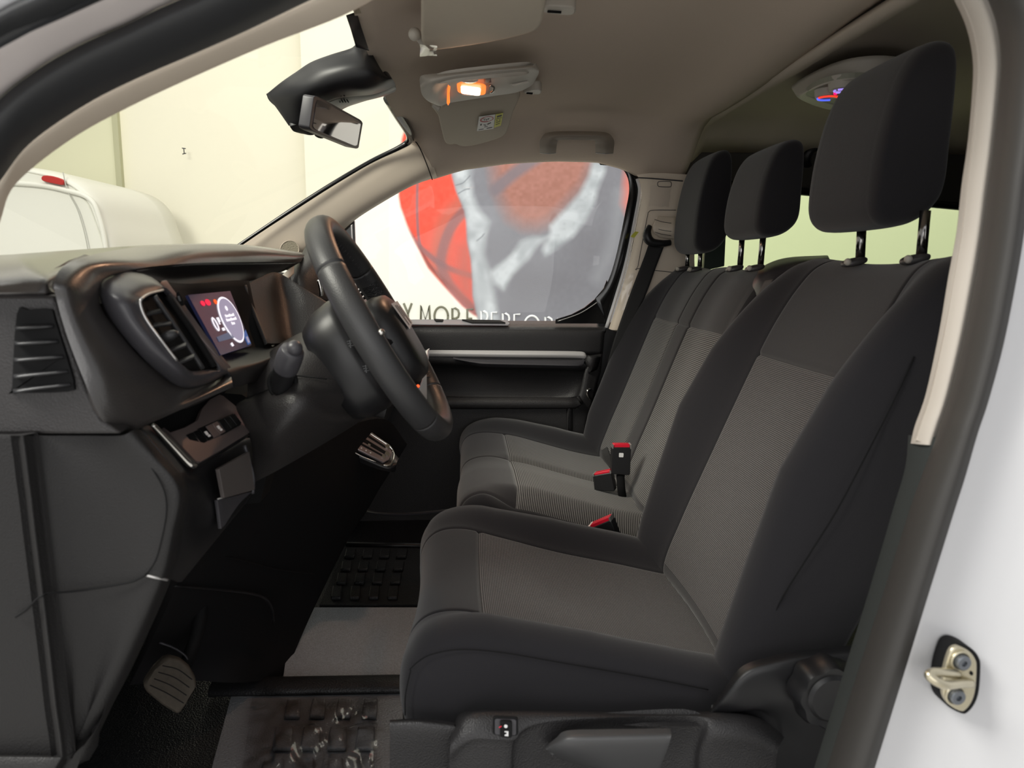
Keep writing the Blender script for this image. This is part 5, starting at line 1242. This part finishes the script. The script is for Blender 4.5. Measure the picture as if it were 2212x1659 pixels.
ys_ = yq.poly('yellow_sticker', [(0, 0), (1, 0), (1, 1), (0, 1)], YEL, v2, .001, .0004)
for q in ([(.2, .12), (.85, .10), (.85, .22), (.2, .24)], [(.1, .33), (.9, .31), (.9, .34), (.1, .36)], [(.2, .45), (.35, .45), (.35, .5), (.2, .5)], [(.6, .45), (.75, .45), (.75, .5), (.6, .5)], [(.2, .6), (.8, .58), (.8, .62), (.2, .64)], [(.2, .76), (.8, .74), (.8, .78), (.2, .8)]):
    link('print_mark', yq.mesh(q, .0016, .0002), INK, ys_, smooth=False)
tube('pivot_arm', [(936, 226, 1.0), (944, 232, 1.0), (950, 236, 1.0)], .006, CONS, v2)
# ticket clips
for (pts, slot, z, lab) in (([(1172, 20), (1182, 14), (1236, 17), (1244, 24), (1240, 31), (1225, 34), (1175, 28)], [(1183, 23), (1212, 25)], 1.195, 'beige ticket clip beside the near sun visor'),
                            ([(1132, 199), (1150, 194), (1166, 194), (1170, 199), (1166, 204), (1150, 204), (1134, 202)], [(1138, 200), (1150, 201)], 1.19, 'beige ticket clip behind the far sun visor')):
    c = thing('ticket_clip', lab, 'clip', WZ(pts[0][0], pts[0][1], z))
    P = [WZ(x, y, z) for x, y in pts]
    o = link('clip_body', prism_mesh(catmull(P, 3, True), (0, 0, .02)), CONS, c, smooth=False); b = o.modifiers.new('b', 'BEVEL'); b.width = .003; b.segments = 2; b.limit_method = 'ANGLE'; fix_smooth(o, 45)
    link('clip_slot', tube_mesh([WZ(slot[0][0], slot[0][1], z), WZ(slot[1][0], slot[1][1], z)], .003, smooth=False), BLK, c)
# grab handle
gh = thing('grab_handle', 'beige grab handle above the passenger door window', 'grab handle', W(1240, 310, 1.60))
hp = [[(1166, 329, 1.475), (1166, 318, 1.455), (1166, 306, 1.445), (1170, 297, 1.435), (1184, 286, 1.430), (1230, 283, 1.425), (1290, 284, 1.425), (1314, 288, 1.430), (1324, 298, 1.435), (1327, 308, 1.445), (1326, 320, 1.455), (1325, 331, 1.475)],
      [(1183, 331, 1.465), (1183, 318, 1.440), (1184, 310, 1.430), (1188, 302, 1.420), (1196, 295, 1.415), (1230, 292, 1.410), (1290, 293, 1.410), (1302, 297, 1.415), (1307, 304, 1.420), (1308, 311, 1.430), (1306, 320, 1.440), (1305, 332, 1.465)],
      [(1201, 331, 1.475), (1202, 320, 1.455), (1203, 312, 1.445), (1204, 307, 1.435), (1207, 303, 1.430), (1230, 302, 1.425), (1270, 303, 1.425), (1284, 304, 1.430), (1286, 307, 1.435), (1286, 312, 1.445), (1286, 320, 1.455), (1286, 332, 1.475)]]
surf('handle_bar', hp, mat('beige handle plastic', (150, 140, 128), .55), gh, t=.015, bevel=.003, n=4, mm=4)
for (a, b) in ((1167, 1200), (1287, 1324)):
    tube('bright_edge', [(a, 330, 1.46), ((a + b) / 2, 332, 1.45), (b, 331, 1.46)], .0012, SIL, gh)
# rear climate panel
cp = thing('roof_climate_panel', 'beige oval roof control panel with two lit knobs behind the driver headrest', 'roof control panel', W(1830, 180, 1.0))
def zc(px, py, z): return WZ(px, py, z)
po = [(1710, 188), (1716, 181), (1731, 170), (1768, 150), (1810, 133), (1854, 123), (1911, 120), (1960, 128), (2000, 150), (2010, 175), (1980, 205), (1900, 225), (1840, 232), (1800, 230), (1752, 218), (1728, 207), (1714, 197)]
pi_ = [(1741, 203), (1745, 197), (1762, 186), (1790, 176), (1820, 170), (1860, 168), (1900, 172), (1930, 180), (1950, 186), (1952, 194), (1930, 205), (1890, 215), (1845, 222), (1803, 224), (1780, 218), (1760, 211), (1746, 207)]
P0_ = np.array([zc(x, y, 1.205) for x, y in po]); P1_ = np.array([zc(x, y, 1.165) for x, y in pi_])
G = np.array([catmull(P0_, 3, True), catmull(P0_ * .55 + P1_ * .45 - np.array([0, 0, .012]), 3, True), catmull(P1_, 3, True)])
G = np.array([catmull(G[:, c], 4) for c in range(G.shape[1])]).transpose(1, 0, 2)
solid(link('panel_rim', grid_mesh(G, closed_c=True), CONS, cp), .004)
link('panel_face', prism_mesh(catmull(P1_, 3, True), (0, 0, .01)), mat('grey green panel face', (150, 150, 136), .5), cp, smooth=False)
for (x, y, rr, kind) in ((1788, 210, .026, 0), (1819, 194, .026, 1)):
    c = WZ(x, y, 1.150); rg = []
    for r_, dz in ((rr * 1.06, .024), (rr * 1.0, .004), (rr * .95, 0), (rr * .80, -.001), (rr * .1, .001)):
        rg.append([(c[0] + r_ * math.cos(a), c[1] + r_ * math.sin(a), c[2] + dz) for a in np.linspace(0, 2 * math.pi, 33)[:-1]])
    v, f = grid_mesh(np.array(rg), closed_c=True); kn = fix_smooth(link('rotary_knob', (v, f), CONS, cp), 50)
    def arc(a0, a1, m, nm, r_=.75):
        link(nm, tube_mesh([(c[0] + rr * r_ * math.cos(math.radians(a)), c[1] + rr * r_ * math.sin(math.radians(a)), c[2] - .002) for a in np.linspace(a0, a1, 9)], .0022, n=6), m, kn)
    if kind == 0:
        arc(185, 345, emis('lit red arc', (255, 60, 40), 1.2), 'red_arc'); arc(50, 178, emis('lit blue arc', (90, 110, 255), 1.0), 'blue_arc')
        link('pointer', ellipsoid((c[0] + rr * .95, c[1] + .004, c[2] - .002), (np.array([.004, 0, 0]), np.array([0, .004, 0]), np.array([0, 0, .003])), 10, 6), emis('lit pink', (255, 20, 110), 1.3), kn)
    else:
        for a in (0, 72, 144, 216, 288): arc(a, a + 40, emis('lit violet', (176, 150, 255), .9), 'fan_mark', .55)
        link('pointer', ellipsoid((c[0] - .002, c[1] + rr * .9, c[2] - .002), (np.array([.004, 0, 0]), np.array([0, .004, 0]), np.array([0, 0, .003])), 10, 6), bpy.data.materials.get('lit pink'), kn)
rh = thing('rear_coat_handle', 'dark grab handle on the rear side wall, partly hidden by the driver headrest', 'grab handle', W(1755, 340, 1.66))
link('handle', tube_mesh([W(1745, 358, 1.66), W(1742, 345, 1.64), W(1750, 326, 1.63), W(1775, 314, 1.63), W(1810, 312, 1.64)], .012, flat=.6), PLS, rh)

# ================================================================== STRIKER ON THE NEAR PILLAR
sk_ = thing('door_striker', 'zinc plated door striker bracket bolted to the white jamb', 'door striker', W(2065, 1465, -.075))
YS_ = -.088
ol = [(2066, 1392), (2082, 1393), (2104, 1405), (2117, 1422), (2120, 1440), (2117, 1490), (2108, 1520), (2092, 1540), (2078, 1543), (2050, 1528), (2037, 1510), (2035, 1490), (2038, 1450), (2052, 1405)]
plate('gasket', [(x, y, YS_) for x, y in ol], BLK, sk_, d=(0, .020, 0), r=.002, smooth=3)
cx_, cyy = 2077, 1467
plate('plate', [(cx_ - 3 + (x - cx_) * .86, cyy + (y - cyy) * .92, YS_ - .004) for x, y in ol], ZINC, sk_, d=(0, .006, 0), r=.0015, smooth=3)
for (x, y) in ((2078, 1430), (2066, 1504)):
    c = W(x, y, YS_ - .006)
    rg = [[(c[0] + r_ * math.cos(a), c[1] + dy, c[2] + r_ * math.sin(a)) for a in np.linspace(0, 2 * math.pi, 25)[:-1]] for r_, dy in ((.0075, .002), (.0072, -.003), (.0060, -.0042), (.0028, -.0042), (.0024, -.0015))]
    v, f = grid_mesh(np.array(rg), closed_c=True); f.append(tuple(4 * 24 + i for i in range(24)))
    fix_smooth(link('bolt', (v, f), STL, sk_), 40)
    link('washer', tube_mesh([(c[0] + .0092 * math.cos(a), c[1] + .0015, c[2] + .0092 * math.sin(a)) for a in np.linspace(0, 2 * math.pi, 25)[:-1]], .0016, closed=True, seg=1, n=8), ZINC, sk_)
link('loop', tube_mesh([W(2098, 1477, YS_ - .004), W(2075, 1477, YS_ - .014), W(2045, 1480, YS_ - .030), W(2026, 1474, YS_ - .034), W(2010, 1463, YS_ - .032), W(2008, 1456, YS_ - .030), W(2022, 1452, YS_ - .026), W(2050, 1454, YS_ - .014), W(2068, 1456, YS_ - .004)], [.0042] * 9, n=14), ZINC, sk_)
plate('pin_hole', [(2099 + 3.5 * math.cos(a), 1455 + 4.5 * math.sin(a), YS_ - .0048) for a in np.linspace(0, 6.28, 13)[:-1]], BLK, sk_, d=(0, .001, 0), r=0)

# ================================================================== OUTSIDE
bn = thing('wall_banner', 'huge white wall banner printed with a red basketball held by a grey hand', 'banner', W(1100, 500, YB))
xb0 = W(662, 400, YB)[0]; xb1 = W(2300, 400, YB)[0]; zb1 = W(665, 284, YB)[2]
link('sheet', box_mesh(((xb0 + xb1) / 2 - .0, YB - .01, (3.4 - .4) / 2 + .2), (xb1 - xb0, .02, 3.0)), BANW, bn, smooth=False)
# printed picture: one fine sheet whose colours are the print
NX, NY = 380, 400
X0, X1, Y0, Y1 = 840, 1440, 110, 740
gx, gy = np.meshgrid(np.linspace(X0, X1, NX), np.linspace(Y0, Y1, NY))
def pmask(poly, soft):
    P = np.array(poly, float); n = len(P); ins = np.zeros(gx.shape, bool); dist = np.full(gx.shape, 1e9)
    for i in range(n):
        (x1, y1), (x2, y2) = P[i], P[(i + 1) % n]
        c = ((y1 > gy) != (y2 > gy)) & (gx < (x2 - x1) * (gy - y1) / ((y2 - y1) + 1e-9) + x1); ins ^= c
        dx, dy = x2 - x1, y2 - y1; t = np.clip(((gx - x1) * dx + (gy - y1) * dy) / (dx * dx + dy * dy + 1e-9), 0, 1)
        dist = np.minimum(dist, np.hypot(gx - x1 - t * dx, gy - y1 - t * dy))
    sd = np.where(ins, dist, -dist)
    return np.clip(sd / soft * .5 + .5, 0, 1)[..., None]
def pline(pts, w, soft):
    P = catmull(np.array(pts, float), 6); dist = np.full(gx.shape, 1e9)
    for i in range(len(P) - 1):
        (x1, y1), (x2, y2) = P[i], P[i + 1]; dx, dy = x2 - x1, y2 - y1
        t = np.clip(((gx - x1) * dx + (gy - y1) * dy) / (dx * dx + dy * dy + 1e-9), 0, 1)
        dist = np.minimum(dist, np.hypot(gx - x1 - t * dx, gy - y1 - t * dy))
    return np.clip((w - dist) / soft + .5, 0, 1)[..., None]
def lin(c): return np.array(srgb(c)[:3])
def mixc(A, c, m): return A * (1 - m) + lin(c) * m
n1_ = noise2(gx.shape, 4, 5)[..., None]; n2_ = noise2(gx.shape, 14, 6)[..., None]; n3_ = noise2(gx.shape, 45, 8)[..., None]
img = np.ones(gx.shape + (3,)) * lin((250, 248, 236))
ballout = [(868, 300), (861, 380), (861, 425), (865, 447), (880, 489), (897, 524), (925, 579), (957, 616), (999, 661), (1024, 680), (1060, 700), (1500, 760), (1500, 0), (1000, 0), (900, 200)]
mb = pmask(ballout, 3)
red = mixc(np.ones_like(img) * lin((250, 100, 82)), (232, 78, 62), n1_ * .5)
img = img * (1 - mb) + red * mb
img = mixc(img, (196, 116, 100), pline([(1010, 430), (965, 480), (945, 560), (950, 590)], 22, 26) * .75 * mb)
img = mixc(img, (150, 110, 110), pline([(1012, 445), (975, 490), (955, 545), (955, 580), (975, 620), (1024, 672)], 11, 8) * .85 * mb)
img = mixc(img, (150, 112, 116), pline([(903, 340), (901, 440), (903, 500), (908, 535)], 3, 4) * .9 * mb)
img = mixc(img, (144, 106, 108), pline([(880, 500), (908, 535), (960, 575), (1024, 598)], 6, 6) * .85 * mb)
img = mixc(img, (150, 96, 92), pline([(908, 535), (925, 570), (975, 620), (1040, 680)], 4, 5) * .8 * mb)
img = mixc(img, (190, 110, 98), pmask([(985, 530), (1025, 500), (1030, 660), (990, 640), (975, 590)], 22) * .75 * mb)
hand = [(970, 340), (976, 380), (985, 412), (1003, 455), (1007, 480), (1009, 520), (1017, 560), (1020, 600), (1021, 640), (1032, 690), (1040, 780), (1500, 780), (1500, 300), (980, 300)]
mh = pmask(hand, 3)
gry = mixc(mixc(np.ones_like(img) * lin((128, 126, 131)), (146, 146, 152), n3_), (122, 120, 126), n1_ * .25)
img = img * (1 - mh) + gry * mh
bz = [(1062, 340), (1070, 400), (1085, 440), (1100, 470), (1130, 488), (1160, 490), (1190, 478), (1225, 440), (1262, 400), (1285, 340), (1285, 100), (1062, 100)]
orn = mixc(np.ones_like(img) * lin((182, 130, 118)), (160, 112, 98), n1_ * .7)
mo = pmask(bz, 22)
img = img * (1 - mo) + orn * mo
img = mixc(img, (132, 124, 130), pline([(1160, 340), (1110, 375), (1070, 410)], 13, 12) * .85)
img = mixc(img, (232, 128, 112), pmask([(1352, 370), (1400, 350), (1420, 480), (1362, 475), (1345, 440)], 12))
wht = mixc(np.ones_like(img) * lin((208, 212, 215)), (160, 164, 168), np.clip(n2_ * 1.3 - .2, 0, 1) * .8)
wht = mixc(wht, (160, 164, 168), np.clip(n1_ * 1.6 - .8, 0, 1) * .35)
for pts, sf in (([(974, 330), (985, 412), (1003, 455), (1007, 480), (1009, 520), (1017, 560), (1020, 600), (1022, 640), (1034, 690), (1078, 700), (1068, 640), (1058, 590), (1044, 550), (1048, 510), (1056, 480), (1034, 455), (1020, 420), (1016, 385), (1024, 330)], 9),
                ([(1284, 330), (1312, 330), (1306, 372), (1290, 412), (1284, 440), (1262, 480), (1236, 512), (1205, 535), (1178, 552), (1172, 540), (1190, 500), (1188, 488), (1212, 462), (1252, 418), (1272, 380)], 7),
                ([(1058, 588), (1082, 570), (1106, 550), (1124, 522), (1150, 511), (1184, 512), (1162, 528), (1140, 560), (1106, 592), (1088, 626), (1068, 612)], 7)):
    m_ = pmask(pts, sf) * mh
    img = img * (1 - m_) + wht * m_
for a in ([(985, 400), (1000, 395), (1015, 380)], [(990, 418), (1004, 410), (1014, 408)], [(1030, 520), (1040, 512), (1046, 505)]):
    img = mixc(img, (120, 122, 128), pline(a, 1.2, 2) * .7)
img = mixc(img, (176, 178, 182), pline([(1340, 420), (1325, 520), (1290, 600)], 14, 24) * .3)
PT = np.array([W(x, y, YB - .021) for x, y in ((X0, Y0), (X1, Y0), (X1, Y1), (X0, Y1))])
us = (gx - X0) / (X1 - X0); vs = (gy - Y0) / (Y1 - Y0)
dirs = FW * F + (gx[..., None] - PW / 2) * RT - (gy[..., None] - PH / 2) * UP
pos = CAM + dirs * ((YB - .021 - CAM[1]) / dirs[..., 1:2])
v, f = grid_mesh(pos)
PR = mat('printed picture', (255, 255, 255), .9, spec=.1)
at = PR.node_tree.nodes.new('ShaderNodeVertexColor'); at.layer_name = 'print'
PR.node_tree.links.new(at.outputs[0], PR.node_tree.nodes['Principled BSDF'].inputs['Base Color'])
o = link('printed_picture', (v, f), PR, bn, label='red basketball and grey hand print')
ca_ = o.data.color_attributes.new('print', 'FLOAT_COLOR', 'POINT')
buf = np.ones((NX * NY, 4), dtype=np.float32); buf[:, :3] = img.reshape(-1, 3); ca_.data.foreach_set('color', buf.ravel())
# letters (strokes in units, 0..1 wide, 0..1 high; low parts hide behind the door sill)
LET = {'Y': [[(0, 1), (.42, .45), (.42, 0)], [(.85, 1), (.42, .45)]],
       'M': [[(0, 0), (.06, 1), (.45, .25), (.86, 1), (.92, 0)]],
       'O': [[(.5 + .5 * math.cos(t), .5 + .5 * math.sin(t)) for t in np.linspace(0, 2 * math.pi, 25)]],
       'R': [[(0, 0), (0, 1), (.25, 1), (.48, .9), (.55, .72), (.48, .54), (.25, .45), (0, .45)], [(.25, .45), (.6, 0)]],
       'E': [[(.5, 1), (0, 1), (0, 0), (.5, 0)], [(0, .5), (.4, .5)]],
       'P': [[(0, 0), (0, 1), (.25, 1), (.48, .9), (.55, .72), (.48, .54), (.25, .45), (0, .45)]],
       'F': [[(.5, 1), (0, 1), (0, 0)], [(0, .5), (.4, .5)]]}
def letter(ch, px, py, h, w, m):
    """px,py top-left in the picture; h,w in picture pixels at the banner"""
    c = W(px, py, YB - .024); k = (YB + .75) / F
    ms = []
    for st in LET[ch]:
        P = [np.array([c[0] + a * w * k, c[1], c[2] - (1 - b) * h * k]) for a, b in st]
        ms.append(tube_mesh(P, 2.3 * k, n=6, smooth=False))
    for s_m in ms: pass
    o = link('letter_' + ch.lower(), merge(*ms), m, bn)
    return o
HL = 40
for ch, px, py, w in (('Y', 872, 655, 20), ('M', 908, 660, 22), ('O', 938, 663, 29), ('R', 977, 666, 26), ('E', 1009, 668, 26)):
    letter(ch, px, py, HL, w, TXTD)
for ch, px, py, w in (('P', 1039, 672, 26), ('E', 1062, 675, 24), ('R', 1086, 677, 26), ('F', 1111, 679, 26), ('O', 1133, 682, 32), ('R', 1178, 685, 28), ('M', 1204, 688, 26)):
    letter(ch, px, py, HL, w, TXTW)
# white van parked outside
wv = thing('white_van', 'white van parked outside, its rear corner and red brake light seen through the windscreen', 'van', W(60, 500, 3.3))
out = [(-260, 350, 0), (0, 355, 0), (70, 360, 0), (130, 374, 0), (175, 396, 0), (206, 430, 0), (224, 475, 0), (240, 520, 0), (250, 580, 0), (258, 700, 0)]
secs = []
for (dx, dy, Y) in ((-14, 10, 3.22), (-5, 4, 3.24), (0, 0, 3.32), (2, 0, 3.6), (2, 0, 4.2)):
    secs.append([tuple(W(x + dx * (x > 0), y + dy, 3.22) + np.array([0, Y - 3.22, 0])) for x, y, _ in out])
o = surf('body', secs, WHI2, wv, conv=False, t=.01, n=4, mm=3, bevel=0)
plate('rear_door', [(x - 14 * (x > 0), y + 10, 3.225) for x, y, _ in out] + [(-260, 700, 3.225)], WHI2, wv, d=(0, .02, 0), r=.01)
tube('door_rim', [(-260, 392, 3.215), (40, 396, 3.215), (150, 413, 3.21), (196, 432, 3.21), (214, 470, 3.21), (226, 520, 3.21), (236, 600, 3.21)], .012, WHI2, wv)
tube('door_seam', [(136, 372, 3.21), (146, 412, 3.205), (170, 460, 3.205), (190, 540, 3.205), (200, 640, 3.205)], .0025, mat('pale seam', (180, 180, 172), .6), wv)
plate('brake_light', [(94, 379, 3.20), (112, 380, 3.20), (132, 386, 3.20), (138, 391, 3.20), (136, 398, 3.20), (128, 399, 3.20), (100, 393, 3.20), (90, 389, 3.20), (89, 383, 3.20)], REDL, wv, d=(0, .02, 0), r=.004, smooth=2)
sm = thing('wall_mark', 'small dark cable clip mark on the cream wall', 'mark', W(397, 326, YB))
link('mark', merge(tube_mesh([W(393, 320, YB - .03), W(401, 321, YB - .03)], .003, smooth=False), tube_mesh([W(397, 320, YB - .03), W(398, 332, YB - .03)], .003, smooth=False), tube_mesh([W(394, 333, YB - .03), W(402, 331, YB - .03)], .003, smooth=False)), INK, sm)
sc.frame_set(1)
